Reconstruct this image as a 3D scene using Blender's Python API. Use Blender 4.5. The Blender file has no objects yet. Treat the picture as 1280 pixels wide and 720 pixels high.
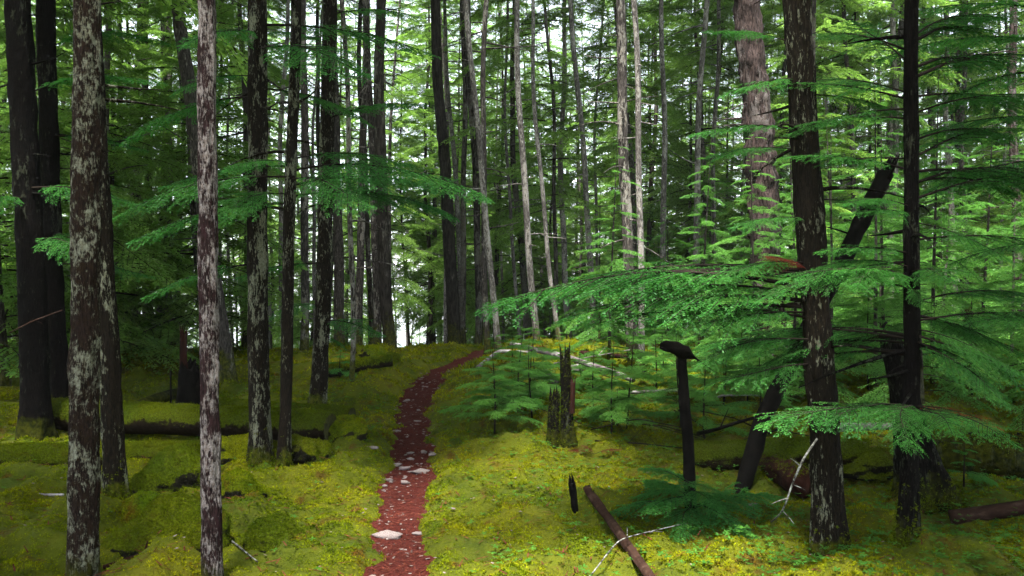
import bpy, math, random
import numpy as np
from mathutils import Vector, Matrix
R = math.radians
PI = math.pi

# ------------------------------------------------------------------ camera, sky, sun, exposure
S = bpy.context.scene
COL = S.collection
F = 1000.0            # focal length in pixels of the 1280 px wide photograph
EYE = 1.6
cam = bpy.data.cameras.new('camera'); cam.sensor_width = 36.0; cam.lens = F / 1280 * 36
cam.clip_start = 0.05; cam.clip_end = 6000
cam_o = bpy.data.objects.new('camera', cam); COL.objects.link(cam_o)
cam_o.location = (0, 0, EYE); cam_o.rotation_euler = (R(90), 0, 0)
S.camera = cam_o

W = bpy.data.worlds.new('World'); S.world = W; W.use_nodes = True
nt = W.node_tree; nt.nodes.clear()
SUN_EL, SUN_AZ = 68, 192          # azimuth measured clockwise from +Y (the view direction)
sky = nt.nodes.new('ShaderNodeTexSky'); sky.sky_type = 'NISHITA'; sky.sun_disc = False
sky.sun_elevation = R(SUN_EL); sky.sun_rotation = R(SUN_AZ); sky.dust_density = 1.0; sky.air_density = 1.0; sky.ozone_density = 1.0
hs = nt.nodes.new('ShaderNodeHueSaturation'); hs.inputs['Saturation'].default_value = 0.38
bg = nt.nodes.new('ShaderNodeBackground'); bg.inputs['Strength'].default_value = 0.10
wo = nt.nodes.new('ShaderNodeOutputWorld')
nt.links.new(sky.outputs[0], hs.inputs['Color']); nt.links.new(hs.outputs[0], bg.inputs[0]); nt.links.new(bg.outputs[0], wo.inputs[0])
sl = bpy.data.lights.new('sun', 'SUN'); sl.energy = 3.2; sl.angle = R(10); sl.color = (1.0, 0.955, 0.88)
so = bpy.data.objects.new('sun', sl); COL.objects.link(so)
so.rotation_euler = (R(90 - SUN_EL), 0, R(180 - SUN_AZ))
S.view_settings.view_transform = 'Standard'; S.view_settings.look = 'None'
S.view_settings.gamma = 1; S.view_settings.use_curve_mapping = False
S.view_settings.exposure = 3.2
HAZE = 0.00035
S.cycles.volume_bounces = 0; S.cycles.max_bounces = 7; S.cycles.diffuse_bounces = 4; S.cycles.transmission_bounces = 4
S.cycles.transparent_max_bounces = 4; S.cycles.caustics_reflective = False; S.cycles.caustics_refractive = False

# ------------------------------------------------------------------ noise and mesh helpers
def _h(ix, iy, iz, seed):
    n = (ix * 374761393 + iy * 668265263 + iz * 2147483647 + seed * 1274126177) & 0xffffffff
    n = ((n ^ (n >> 13)) * 1274126177) & 0xffffffff
    n = ((n ^ (n >> 16)) * 2246822519) & 0xffffffff
    return ((n ^ (n >> 15)) & 0xffffff) / 16777215.0
def vnoise(x, y, z=0.0, seed=0):
    x, y, z = np.broadcast_arrays(np.asarray(x, float), np.asarray(y, float), np.asarray(z, float))
    ix, iy, iz = np.floor(x).astype(np.int64), np.floor(y).astype(np.int64), np.floor(z).astype(np.int64)
    fx, fy, fz = x - ix, y - iy, z - iz
    fx, fy, fz = fx*fx*(3-2*fx), fy*fy*(3-2*fy), fz*fz*(3-2*fz)
    def L(a, b, t): return a + (b - a) * t
    c = lambda a, b, d: _h(ix + a, iy + b, iz + d, seed)
    return L(L(L(c(0,0,0), c(1,0,0), fx), L(c(0,1,0), c(1,1,0), fx), fy),
             L(L(c(0,0,1), c(1,0,1), fx), L(c(0,1,1), c(1,1,1), fx), fy), fz) * 2 - 1
def sstep(a, b, x):
    t = np.clip((np.asarray(x, float) - a) / (b - a), 0, 1); return t*t*(3-2*t)

def mesh_np(name, V, faces_list):
    """V (n,3); faces_list: arrays (m,k) of vertex indices, any k."""
    me = bpy.data.meshes.new(name)
    V = np.asarray(V, np.float32).reshape(-1, 3)
    me.vertices.add(len(V)); me.vertices.foreach_set('co', V.ravel())
    fl = [np.asarray(f, np.int32) for f in faces_list if len(f)]
    loops = np.concatenate([f.ravel() for f in fl])
    cnt = np.concatenate([np.full(len(f), f.shape[1], np.int32) for f in fl])
    st = np.concatenate([[0], np.cumsum(cnt)[:-1]]).astype(np.int32)
    me.loops.add(len(loops)); me.loops.foreach_set('vertex_index', loops)
    me.polygons.add(len(cnt)); me.polygons.foreach_set('loop_start', st)
    try: me.polygons.foreach_set('loop_total', cnt)
    except Exception: pass
    me.update(calc_edges=True)
    return me
def smooth(me, on=True):
    me.polygons.foreach_set('use_smooth', np.full(len(me.polygons), on)); return me

class MB:
    def __init__(s): s.v = []; s.q = []; s.t = []; s.n = 0
    def add(s, V, q=None, t=None):
        V = np.asarray(V, float).reshape(-1, 3)
        if q is not None and len(q): s.q.append(np.asarray(q, np.int64) + s.n)
        if t is not None and len(t): s.t.append(np.asarray(t, np.int64) + s.n)
        s.v.append(V); s.n += len(V)
    def mesh(s, name, sm=True):
        fl = []
        if s.q: fl.append(np.concatenate(s.q))
        if s.t: fl.append(np.concatenate(s.t))
        return smooth(mesh_np(name, np.concatenate(s.v), fl), sm)

def frames(P):
    """parallel-ish frames along a polyline"""
    P = np.asarray(P, float); T = np.gradient(P, axis=0); T /= np.linalg.norm(T, axis=1)[:, None] + 1e-12
    ref = np.array([0, 0, 1.0]) if abs(T[0, 2]) < 0.9 else np.array([1.0, 0, 0])
    A = []; 
    a = np.cross(ref, T[0]); a /= np.linalg.norm(a)
    for t in T:
        a = a - t * np.dot(a, t); a /= np.linalg.norm(a) + 1e-12; A.append(a)
    A = np.array(A); B = np.cross(T, A)
    return T, A, B
def tube(mb, P, r, sides=6, rough=0.0, seed=0, freq=6.0, cap=True, rfun=None):
    P = np.asarray(P, float); n = len(P); r = np.broadcast_to(np.asarray(r, float), (n,))
    T, A, B = frames(P)
    th = np.linspace(0, 2*PI, sides, endpoint=False)
    ct, s_t = np.cos(th), np.sin(th)
    rr = r[:, None] * np.ones((1, sides))
    if rough:
        arc = np.concatenate([[0], np.cumsum(np.linalg.norm(np.diff(P, axis=0), axis=1))])
        rr = rr * (1 + rough * vnoise(ct[None]*2.2 + 9, s_t[None]*2.2 + 5, arc[:, None]*freq, seed)
                     + 0.5*rough * vnoise(ct[None]*6 + 9, s_t[None]*6 + 5, arc[:, None]*freq*2.2, seed+1))
    if rough and sides >= 40:
        rr = rr * (1 + .45*rough*np.abs(vnoise(ct[None]*11 + 3, s_t[None]*11 + 7, arc[:, None]*freq*1.6, seed+2)) + .3*rough*vnoise(ct[None]*19, s_t[None]*19, arc[:, None]*freq*5, seed+3))
    if rfun is not None: rr = rr * rfun(np.arange(n)[:, None], th[None])
    V = P[:, None] + A[:, None]*(rr*ct)[..., None] + B[:, None]*(rr*s_t)[..., None]
    idx = np.arange(n*sides).reshape(n, sides)
    a = idx[:-1]; b = idx[1:]
    q = np.stack([a, np.roll(a, -1, 1), np.roll(b, -1, 1), b], -1).reshape(-1, 4)
    V = V.reshape(-1, 3); t = []
    if cap:
        V = np.concatenate([V, [P[0], P[-1]]]); k = n*sides
        for j in range(sides):
            t.append((k, (j+1) % sides, j)); t.append((k+1, idx[-1, j], idx[-1, (j+1) % sides]))
    mb.add(V, q, t)

def obj(name, me, mat=None, parent=None):
    o = bpy.data.objects.new(name, me); COL.objects.link(o)
    if mat is not None and not me.materials: me.materials.append(mat)
    if parent is not None: o.parent = parent
    return o
def tag(o, label, cat, group=None):
    o['label'] = label; o['category'] = cat
    if group: o['group'] = group
    return o
def thing(name, label, cat, loc=(0, 0, 0), group=None):
    o = bpy.data.objects.new(name, None); COL.objects.link(o); o.location = loc
    o.empty_display_size = 0.2
    return tag(o, label, cat, group)
def copy_tree(o, parent=None):
    c = o.copy(); COL.objects.link(c)
    if parent is not None: c.parent = parent
    for ch in list(o.children): copy_tree(ch, c)
    return c

# ------------------------------------------------------------------ materials
def mat(name):
    m = bpy.data.materials.new(name); m.use_nodes = True; m.node_tree.nodes.clear(); return m
class NT:
    def __init__(s, m): s.t = m.node_tree; s.m = m
    def n(s, typ, **kw):
        x = s.t.nodes.new(typ)
        for k, v in kw.items():
            if k in x.inputs.keys(): x.inputs[k].default_value = v
            else: setattr(x, k, v)
        return x
    def l(s, a, b): s.t.links.new(a, b)
    def mapping(s, src, scale):
        m = s.n('ShaderNodeMapping'); m.inputs['Scale'].default_value = scale; s.l(src, m.inputs['Vector']); return m.outputs[0]
    def noise(s, vec, scale, detail=4, rough=0.55, dist=0.0):
        x = s.n('ShaderNodeTexNoise'); x.inputs['Scale'].default_value = scale; x.inputs['Detail'].default_value = detail
        x.inputs['Roughness'].default_value = rough; x.inputs['Distortion'].default_value = dist
        s.l(vec, x.inputs['Vector']); return x.outputs['Fac']
    def ramp(s, fac, stops):
        x = s.n('ShaderNodeValToRGB'); e = x.color_ramp.elements
        while len(e) < len(stops): e.new(0.5)
        for i, (p, c) in enumerate(stops):
            e[i].position = p; e[i].color = (*c, 1) if not isinstance(c, (int, float)) else (c, c, c, 1)
        s.l(fac, x.inputs['Fac']); return x.outputs['Color']
    def mix(s, fac, a, b):
        x = s.n('ShaderNodeMix', data_type='RGBA')
        for sock, v in ((x.inputs[0], fac), (x.inputs[6], a), (x.inputs[7], b)):
            if hasattr(v, 'is_output'): s.l(v, sock)
            else: sock.default_value = v if isinstance(v, (int, float)) else (*v, 1)
        return x.outputs[2]
    def math(s, op, a, b=None):
        x = s.n('ShaderNodeMath', operation=op)
        for i, v in enumerate((a, b)):
            if v is None: continue
            if hasattr(v, 'is_output'): s.l(v, x.inputs[i])
            else: x.inputs[i].default_value = v
        return x.outputs[0]
    def out(s, sh): o = s.n('ShaderNodeOutputMaterial'); s.l(sh, o.inputs['Surface'])
    def bsdf(s, col, rough=0.85, bump=None, bstr=0.5, bdist=0.01, spec=0.3):
        p = s.n('ShaderNodeBsdfPrincipled'); p.inputs['Roughness'].default_value = rough
        p.inputs['Specular IOR Level'].default_value = spec
        if hasattr(col, 'is_output'): s.l(col, p.inputs['Base Color'])
        else: p.inputs['Base Color'].default_value = (*col, 1)
        if bump is not None:
            b = s.n('ShaderNodeBump'); b.inputs['Strength'].default_value = bstr; b.inputs['Distance'].default_value = bdist
            s.l(bump, b.inputs['Height']); s.l(b.outputs[0], p.inputs['Normal'])
        s.out(p.outputs[0]); return p

def moss_color(N, pos):
    a = N.noise(pos, 0.9, 4, 0.6); b = N.noise(pos, 9.0, 6, 0.72); c = N.noise(pos, 2.3, 3, 0.6)
    base = N.ramp(a, [(0.36, (0.030, 0.072, 0.004)), (0.5, (0.130, 0.162, 0.004)), (0.66, (0.265, 0.245, 0.005))])
    fine = N.ramp(b, [(0.33, (0.020, 0.032, 0.002)), (0.5, (0.115, 0.135, 0.004)), (0.72, (0.190, 0.188, 0.006))])
    m = N.mix(0.5, base, fine)
    br = N.ramp(N.noise(pos, 4.1, 5, 0.7), [(0.56, 0.0), (0.66, 1.0)])
    m = N.mix(N.math('MULTIPLY', br, 0.8), m, (0.100, 0.042, 0.007))
    gr = N.ramp(c, [(0.56, 0.0), (0.68, 1.0)])
    return N.mix(N.math('MULTIPLY', gr, 0.6), m, (0.045, 0.095, 0.006))
def m_moss_ground():
    m = mat('moss_bed'); N = NT(m); pos = N.n('ShaderNodeNewGeometry').outputs['Position']
    col = moss_color(N, pos)
    f1 = N.noise(pos, 60, 4, 0.7); f2 = N.noise(pos, 18, 4, 0.6)
    N.bsdf(N.mix(0.6, col, (0.016, 0.017, 0.002)), 0.95, N.math('ADD', f1, N.math('MULTIPLY', f2, 1.5)), 0.9, 0.03, 0.1); return m
def m_moss_tuft(dark=False):
    m = mat('moss_fronds'); N = NT(m); g = N.n('ShaderNodeNewGeometry')
    col = moss_color(N, g.outputs['Position'])
    if dark: col = N.mix(0.75, col, (0.042, 0.062, 0.004))
    k = N.ramp(g.outputs['Random Per Island'], [(0.0, 0.62), (1.0, 1.2)])
    x = N.n('ShaderNodeMix', data_type='RGBA', blend_type='MULTIPLY'); x.inputs[0].default_value = 1
    N.l(col, x.inputs[6]); N.l(k, x.inputs[7]); col = x.outputs[2]
    d = N.n('ShaderNodeBsdfDiffuse'); t = N.n('ShaderNodeBsdfTranslucent'); N.l(col, d.inputs[0]); N.l(col, t.inputs[0])
    s = N.n('ShaderNodeMixShader'); s.inputs[0].default_value = 0.3; N.l(d.outputs[0], s.inputs[1]); N.l(t.outputs[0], s.inputs[2])
    N.out(s.outputs[0]); return m
def m_leaf(name, c0, c1, c2, trans=(0.06, 0.16, 0.015), tf=0.4, objvar=0.5):
    m = mat(name); N = NT(m); g = N.n('ShaderNodeNewGeometry'); oi = N.n('ShaderNodeObjectInfo')
    r = g.outputs['Random Per Island']
    big = N.noise(g.outputs['Position'], 2.2, 3, 0.6)
    f = N.math('ADD', N.math('MULTIPLY', r, 0.45), N.math('MULTIPLY', N.math('SUBTRACT', big, 0.22), 1.0))
    f = N.math('ADD', f, N.math('MULTIPLY', N.math('SUBTRACT', oi.outputs['Random'], 0.5), objvar))
    col = N.ramp(f, [(0.05, c0), (0.5, c1), (0.95, c2)])
    d = N.n('ShaderNodeBsdfDiffuse'); N.l(col, d.inputs[0])
    gl = N.n('ShaderNodeBsdfGlossy'); gmix = 0.012; gl.inputs['Roughness'].default_value = 0.5; gl.inputs[0].default_value = (0.5, 0.6, 0.6, 1)
    t = N.n('ShaderNodeBsdfTranslucent'); N.l(N.mix(0.6, col, trans), t.inputs[0])
    s = N.n('ShaderNodeMixShader'); s.inputs[0].default_value = tf; N.l(d.outputs[0], s.inputs[1]); N.l(t.outputs[0], s.inputs[2])
    s2 = N.n('ShaderNodeMixShader'); s2.inputs[0].default_value = gmix; N.l(s.outputs[0], s2.inputs[1]); N.l(gl.outputs[0], s2.inputs[2])
    N.out(s2.outputs[0]); return m
def m_bark(name, dark, mid, lichen, amount, lscale=9.0, moss=0.0, mossh=0.5, red=None, bd=0.02, zs=0.35, var=0.35, patch=0.06):
    """furrowed bark with crusts of lichen; moss creeping up the base"""
    m = mat(name); N = NT(m); tc = N.n('ShaderNodeTexCoord'); oi = N.n('ShaderNodeObjectInfo')
    off = N.n('ShaderNodeVectorMath', operation='ADD'); N.l(tc.outputs['Object'], off.inputs[0])
    cmb = N.n('ShaderNodeCombineXYZ')
    for i in range(3): N.l(N.math('MULTIPLY', oi.outputs['Random'], 37.0 + 11*i), cmb.inputs[i])
    N.l(cmb.outputs[0], off.inputs[1]); v = off.outputs[0]
    vs = N.mapping(v, (1, 1, zs))
    fur = N.noise(N.mapping(v, (1, 1, 0.22)), lscale*3.2, 5, 0.65, 0.4)
    base = N.ramp(fur, [(0.38, dark), (0.62, mid)])
    if red is not None:
        base = N.mix(N.ramp(N.noise(vs, lscale*0.9, 4, 0.6), [(0.5, 0.0), (0.62, 0.85)]), base, red)
    big = N.noise(vs, lscale*0.22, 3, 0.6)
    pn = N.noise(vs, lscale, 6, 0.75, 0.3)
    pn = N.math('ADD', pn, N.math('MULTIPLY', N.math('SUBTRACT', fur, 0.5), 0.7))
    th = N.math('ADD', pn, N.math('MULTIPLY', N.math('SUBTRACT', big, 0.5), 0.95))
    th = N.math('ADD', th, N.math('MULTIPLY', N.math('SUBTRACT', oi.outputs['Random'], 0.5), 0.1*var/0.35))
    e0 = 0.72 - amount*0.42
    lm = N.ramp(th, [(e0, 0.0), (e0 + patch, 1.0)])
    tone = N.noise(v, lscale*6, 3, 0.7)
    tone2 = N.noise(v, lscale*1.7, 3, 0.6)
    lc = N.mix(N.ramp(tone, [(0.3, 0.0), (0.7, 1.0)]), tuple(c*0.40 for c in lichen), lichen)
    lc = N.mix(N.ramp(tone2, [(0.42, 0.0), (0.62, 0.75)]), lc, (lichen[0]*.42, lichen[1]*.36, lichen[2]*.30))
    col = N.mix(lm, base, lc)
    if moss:
        sx = N.n('ShaderNodeSeparateXYZ'); N.l(tc.outputs['Object'], sx.inputs[0])
        hgt = N.math('SUBTRACT', 1.0, N.math('DIVIDE', sx.outputs['Z'], mossh))
        mm = N.math('ADD', N.math('MULTIPLY', hgt, 0.5), N.math('SUBTRACT', N.noise(v, 5, 4, 0.6), 0.5))
        mm = N.ramp(mm, [(0.18, 0.0), (0.32, moss)])
        mc = N.ramp(N.noise(v, 22, 3, 0.6), [(0.35, (0.010, 0.015, 0.002)), (0.65, (0.06, 0.065, 0.004))])
        col = N.mix(mm, col, mc)
    hgt = N.math('ADD', N.math('MULTIPLY', fur, 1.0), N.math('MULTIPLY', lm, 0.22))
    N.bsdf(col, 0.95, hgt, 0.9, bd, 0.05); return m
def m_simple(name, stops, scale, rough=0.9, bd=0.01, coord='Object', sc=(1, 1, 1), spec=0.03, bs=0.6):
    m = mat(name); N = NT(m)
    v = N.n('ShaderNodeTexCoord').outputs['Object'] if coord == 'Object' else N.n('ShaderNodeNewGeometry').outputs['Position']
    oi = N.n('ShaderNodeObjectInfo')
    off = N.n('ShaderNodeVectorMath', operation='ADD'); N.l(v, off.inputs[0])
    cmb = N.n('ShaderNodeCombineXYZ')
    for i in range(3): N.l(N.math('MULTIPLY', oi.outputs['Random'], 31.0 + 7*i), cmb.inputs[i])
    N.l(cmb.outputs[0], off.inputs[1]); v = N.mapping(off.outputs[0], sc)
    f = N.noise(v, scale, 6, 0.68, 0.3)
    N.bsdf(N.ramp(f, stops), rough, f, bs, bd, spec); return m

def m_mossed(name, under, dark, cover=0.15):
    m = mat(name); N = NT(m); g = N.n('ShaderNodeNewGeometry'); pos = g.outputs['Position']
    sx = N.n('ShaderNodeSeparateXYZ'); N.l(g.outputs['Normal'], sx.inputs[0])
    f = N.math('ADD', N.math('ADD', sx.outputs['Z'], 0.1), N.math('MULTIPLY', N.math('SUBTRACT', N.noise(pos, 7, 4, 0.65), 0.5), 1.5))
    f = N.ramp(f, [(max(0.0, cover), 0.0), (cover + 0.16, 1.0)])
    mc = N.mix(dark, moss_color(N, pos), (0.030, 0.046, 0.003))
    fine = N.noise(pos, 70, 4, 0.7)
    mc = N.mix(N.ramp(fine, [(0.35, 0.75), (0.6, 0.0)]), mc, (0.010, 0.013, 0.002))
    bk = N.ramp(N.noise(pos, 20, 5, 0.65), [(0.3, tuple(c*.4 for c in under)), (0.7, under)])
    N.bsdf(N.mix(f, bk, mc), 0.95, N.math('ADD', fine, N.noise(pos, 22, 4, 0.6)), 0.9, 0.025, 0.03); return m
M = {}
M['moss'] = m_moss_ground(); M['tuft'] = m_moss_tuft(); M['tuft_dark'] = m_moss_tuft(True)
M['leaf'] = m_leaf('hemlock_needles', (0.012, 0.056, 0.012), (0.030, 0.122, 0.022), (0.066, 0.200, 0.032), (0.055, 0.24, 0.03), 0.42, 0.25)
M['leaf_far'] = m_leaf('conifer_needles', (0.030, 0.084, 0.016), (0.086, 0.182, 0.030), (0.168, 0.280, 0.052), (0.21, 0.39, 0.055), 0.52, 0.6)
M['leaf_young'] = m_leaf('young_needles', (0.030, 0.105, 0.016), (0.068, 0.185, 0.030), (0.120, 0.260, 0.046), (0.12, 0.33, 0.045), 0.45, 0.4)
M['leaf_dead'] = m_leaf('dead_needles', (0.06, 0.014, 0.006), (0.14, 0.035, 0.010), (0.24, 0.075, 0.014), (0.25, 0.08, 0.02), 0.3, 0.3)
M['leaf_red'] = m_leaf('withered_needles', (0.04, 0.008, 0.006), (0.085, 0.014, 0.010), (0.13, 0.028, 0.014), (0.15, 0.03, 0.02), 0.3, 0.3)
M['cover'] = m_leaf('herb_leaves', (0.016, 0.055, 0.008), (0.035, 0.110, 0.014), (0.06, 0.16, 0.02), (0.07, 0.2, 0.02), 0.35, 0.0)
M['bark_black'] = m_bark('black_bark', (0.0012, 0.001, 0.001), (0.005, 0.004, 0.0035), (0.04, 0.045, 0.032), 0.25, 22, 0.5, 0.25)
M['bark_lichen'] = m_bark('lichen_crusted_bark', (0.005, 0.004, 0.0035), (0.022, 0.013, 0.010), (0.25, 0.26, 0.20), 0.46, 44, 0.5, 0.3, (0.016, 0.010, 0.006), 0.015, zs=.7, patch=.16)
M['bark_pink'] = m_bark('reddish_lichen_bark', (0.005, 0.0035, 0.0035), (0.024, 0.013, 0.013), (0.25, 0.225, 0.222), 0.51, 38, 0.4, 0.2, (0.019, 0.009, 0.010), 0.014, zs=.5, patch=.14)
M['bark_mossy'] = m_bark('mossy_dark_bark', (0.003, 0.0025, 0.002), (0.012, 0.009, 0.006), (0.17, 0.18, 0.13), 0.33, 34, 0.85, 0.28, None, 0.012)
M['bark_grey'] = m_bark('grey_bark', (0.014, 0.012, 0.011), (0.055, 0.048, 0.044), (0.22, 0.21, 0.19), 0.42, 16, 0.8, 0.9, None, 0.02)
M['bark_pale'] = m_bark('pale_bark', (0.03, 0.026, 0.024), (0.10, 0.092, 0.085), (0.28, 0.27, 0.255), 0.52, 22, 0.8, 0.8, None, 0.01, var=0.2)
M['bark_far'] = m_bark('far_bark', (0.008, 0.007, 0.006), (0.030, 0.026, 0.022), (0.12, 0.115, 0.10), 0.36, 7, 0.6, 1.0, None, 0.03, var=1.2, patch=0.12)
M['bark_brown'] = m_bark('brown_plated_bark', (0.008, 0.006, 0.0055), (0.052, 0.037, 0.034), (0.115, 0.10, 0.097), 0.36, 9, 0.5, 1.0, None, 0.05)
M['twig'] = m_simple('twig_bark', [(0.35, (0.004, 0.0035, 0.003)), (0.65, (0.020, 0.015, 0.012))], 18, sc=(0.3, 1, 1))
M['charred'] = m_simple('charred_wood', [(0.3, (0.0015, 0.0015, 0.0015)), (0.7, (0.007, 0.006, 0.005))], 14, bd=0.015)
M['grey_wood'] = m_simple('weathered_wood', [(0.32, (0.025, 0.02, 0.02)), (0.5, (0.10, 0.085, 0.085)), (0.68, (0.34, 0.32, 0.31))], 9, bd=0.008, sc=(0.5, 1, 1))
M['brown_wood'] = m_simple('barked_brown_wood', [(0.32, (0.008, 0.004, 0.003)), (0.55, (0.026, 0.014, 0.010)), (0.72, (0.065, 0.043, 0.033))], 10, bd=0.01, sc=(0.4, 1, 1))
M['red_wood'] = m_simple('rotten_red_wood', [(0.32, (0.007, 0.0035, 0.003)), (0.6, (0.026, 0.010, 0.007)), (0.75, (0.055, 0.022, 0.015))], 12, bd=0.015, sc=(1, 1, 0.3))
M['log_wood'] = m_simple('log_end_wood', [(0.3, (0.010, 0.010, 0.005)), (0.7, (0.045, 0.045, 0.016))], 14, bd=0.01)
M['lichen_twig'] = m_simple('lichen_twig', [(0.40, (0.012, 0.009, 0.008)), (0.52, (0.10, 0.10, 0.09)), (0.72, (0.30, 0.31, 0.28))], 26, bd=0.008)
M['rock'] = m_mossed('mossy_rock', (0.022, 0.020, 0.013), 0.15, 0.0)
M['rock_dark'] = m_mossed('dark_mossy_rock', (0.016, 0.015, 0.010), 0.6, 0.0)
M['log_bark'] = m_mossed('mossy_log_bark', (0.014, 0.010, 0.006), 0.8, 0.02)
M['stone'] = m_simple('trail_stone', [(0.25, (0.05, 0.036, 0.034)), (0.5, (0.125, 0.10, 0.096)), (0.75, (0.27, 0.24, 0.235))], 14, 0.7, 0.004, bs=0.4)
M['stone_dark'] = m_simple('dull_stone', [(0.25, (0.055, 0.040, 0.040)), (0.5, (0.13, 0.10, 0.10)), (0.75, (0.24, 0.20, 0.20))], 14, 0.75, 0.004, bs=0.4)
M['soil'] = None
def m_soil():
    m = mat('red_duff'); N = NT(m); p = N.n('ShaderNodeNewGeometry').outputs['Position']
    a = N.noise(p, 3.0, 4, 0.6); b = N.noise(p, 55, 5, 0.75); c = N.noise(p, 160, 3, 0.7)
    col = N.mix(0.55, N.ramp(a, [(0.3, (0.028, 0.0045, 0.0032)), (0.7, (0.064, 0.0105, 0.0072))]), N.ramp(b, [(0.3, (0.008, 0.002, 0.0015)), (0.55, (0.052, 0.0088, 0.006)), (0.75, (0.12, 0.030, 0.020))]))
    N.bsdf(col, 0.95, N.math('ADD', b, c), 0.8, 0.012, 0.1); return m
M['soil'] = m_soil()
def m_water():
    m = mat('lake_water'); N = NT(m); p = N.n('ShaderNodeNewGeometry').outputs['Position']
    N.bsdf((0.02, 0.035, 0.04), 0.12, N.noise(N.mapping(p, (0.5, 1, 1)), 0.8, 3), 0.25, 0.1, 0.5); return m
M['water'] = m_water()
M['litter'] = m_simple('litter_bits', [(0.3, (0.04, 0.022, 0.018)), (0.5, (0.11, 0.085, 0.078)), (0.7, (0.24, 0.21, 0.20))], 30, coord='P')
M['litter_red'] = m_simple('needle_litter', [(0.3, (0.012, 0.004, 0.003)), (0.5, (0.055, 0.013, 0.010)), (0.7, (0.13, 0.040, 0.022))], 40, coord='P')

# ------------------------------------------------------------------ the lie of the land
_py = np.array([-60, 0, 4.4, 6.75, 8, 10, 12, 14, 16, 18, 22, 30, 45, 70, 110, 400, 3000.])
_pz = np.array([-.3, 0, 0, 0, .03, .15, .33, .45, .40, .20, -.25, -1.4, -3.2, -6.0, -9.5, -12, -12])
_qz = np.array([-.3, 0, 0, 0, .02, .08, .16, .24, .28, .28, .22, .0, -1.0, -5.0, -9.5, -12, -12])
_gy = np.linspace(-60, 3000, 60000)
def _sm(z):
    v = np.interp(_gy, _py, z); k = np.hanning(31); k /= k.sum(); return np.convolve(np.pad(v, 15, mode='edge'), k, 'valid')
_pv, _qv = _sm(_pz), _sm(_qz)
def P_center(y): return np.interp(y, _gy, _pv)
_ys = np.linspace(3.0, 16.5, 4000); _rows = 360 + F*(EYE - P_center(_ys))/_ys
def depth_of_row(row): return float(np.interp(-row, -_rows, _ys))
TR = [(760, 503, 100), (720, 503, 92), (692, 497, 76), (663, 496, 64), (632, 501, 60), (597, 510, 57), (573, 517, 54), (545, 515, 48), (520, 514, 46), (503, 519, 44),
      (482, 530, 42), (466, 541, 38), (459, 557, 36), (451, 577, 34), (443, 592, 30), (436, 606, 24)]
_tyy = np.array([depth_of_row(r) for r, _, _ in TR]); _txx = np.array([(c-640)/F for _, c, _ in TR])*_tyy; _tww = np.array([w/F for _, _, w in TR])*_tyy/2
_o = np.argsort(_tyy); _tyy, _txx, _tww = _tyy[_o], _txx[_o], _tww[_o]
_tyy = np.concatenate([[-8, 2.0], _tyy, [20.0, 26.0]]); _txx = np.concatenate([[-.5, -.55], _txx, [_txx[-1]+.6, _txx[-1]+2.2]]); _tww = np.concatenate([[.22, .2], _tww, [.24, .24]])
def trail_x(y): return np.interp(y, _tyy, _txx)
def trail_d(x, y):
    """distance outside the trail's edge (negative inside)"""
    e = 0.07*vnoise(np.asarray(x)*2.5, np.asarray(y)*4.0, 0, 5) + 0.05*vnoise(np.asarray(x)*9, np.asarray(y)*9, 0, 6) + 0.03*vnoise(np.asarray(x)*26, np.asarray(y)*22, 0, 9)
    return np.abs(np.asarray(x) - trail_x(y)) - np.interp(y, _tyy, _tww) + e
def base_g(x, y):
    x, y = np.asarray(x, float), np.asarray(y, float)
    w = sstep(0.04, 0.20, x/np.maximum(y, 3)) * sstep(7, 12, y)
    z = np.interp(y, _gy, _pv)*(1-w) + np.interp(y, _gy, _qv)*w
    wl = sstep(-2.0, -5.0, x)*sstep(10, 15, y)*(1 - sstep(25, 40, y))
    return z - 0.10*wl
def G(x, y, carve=True):
    x, y = np.asarray(x, float), np.asarray(y, float)
    z = base_g(x, y); td = trail_d(x, y); far = sstep(-0.02, 0.8, td)
    amp = 0.25 + 0.75*far
    z = z + 0.09*vnoise(x*.55, y*.55, 0, 1)*far + amp*(0.055*vnoise(x*1.7, y*1.7, 0, 2) + 0.028*vnoise(x*4.3, y*4.3, 0, 3)) + sstep(.0, .35, td)*(.085*sstep(.12, .62, vnoise(x*2.1 + 40, y*2.1, 0, 12)) + .05*sstep(.1, .6, vnoise(x*4.7, y*4.7 + 9, 0, 13))) + sstep(-.02, .25, td)*(.035*vnoise(x*3.1, y*3.1, 0, 8) + 0.032*vnoise(x*8, y*8, 0, 4) + 0.017*vnoise(x*20, y*20, 0, 7))
    if carve: z = z - 0.10*(1 - sstep(-0.10, 0.10, td)) + 0.02*np.exp(-((td-.12)/.12)**2)
    return z
def gz(x, y): return float(G(x, y))
def X(px, d): return (px - 640)/F*d
def Z(row, d): return EYE - (row - 360)/F*d
def ground_at(px, row):
    """where the sight line through a photograph pixel meets the ground"""
    d = np.linspace(3.2, 40, 4000); x = (px-640)/F*d
    h = EYE - (row-360)/F*d - base_g(x, d); i = np.argmax(h < 0)
    if h[i] > 0: i = len(d)-1
    return float(x[i]), float(d[i])

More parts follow.
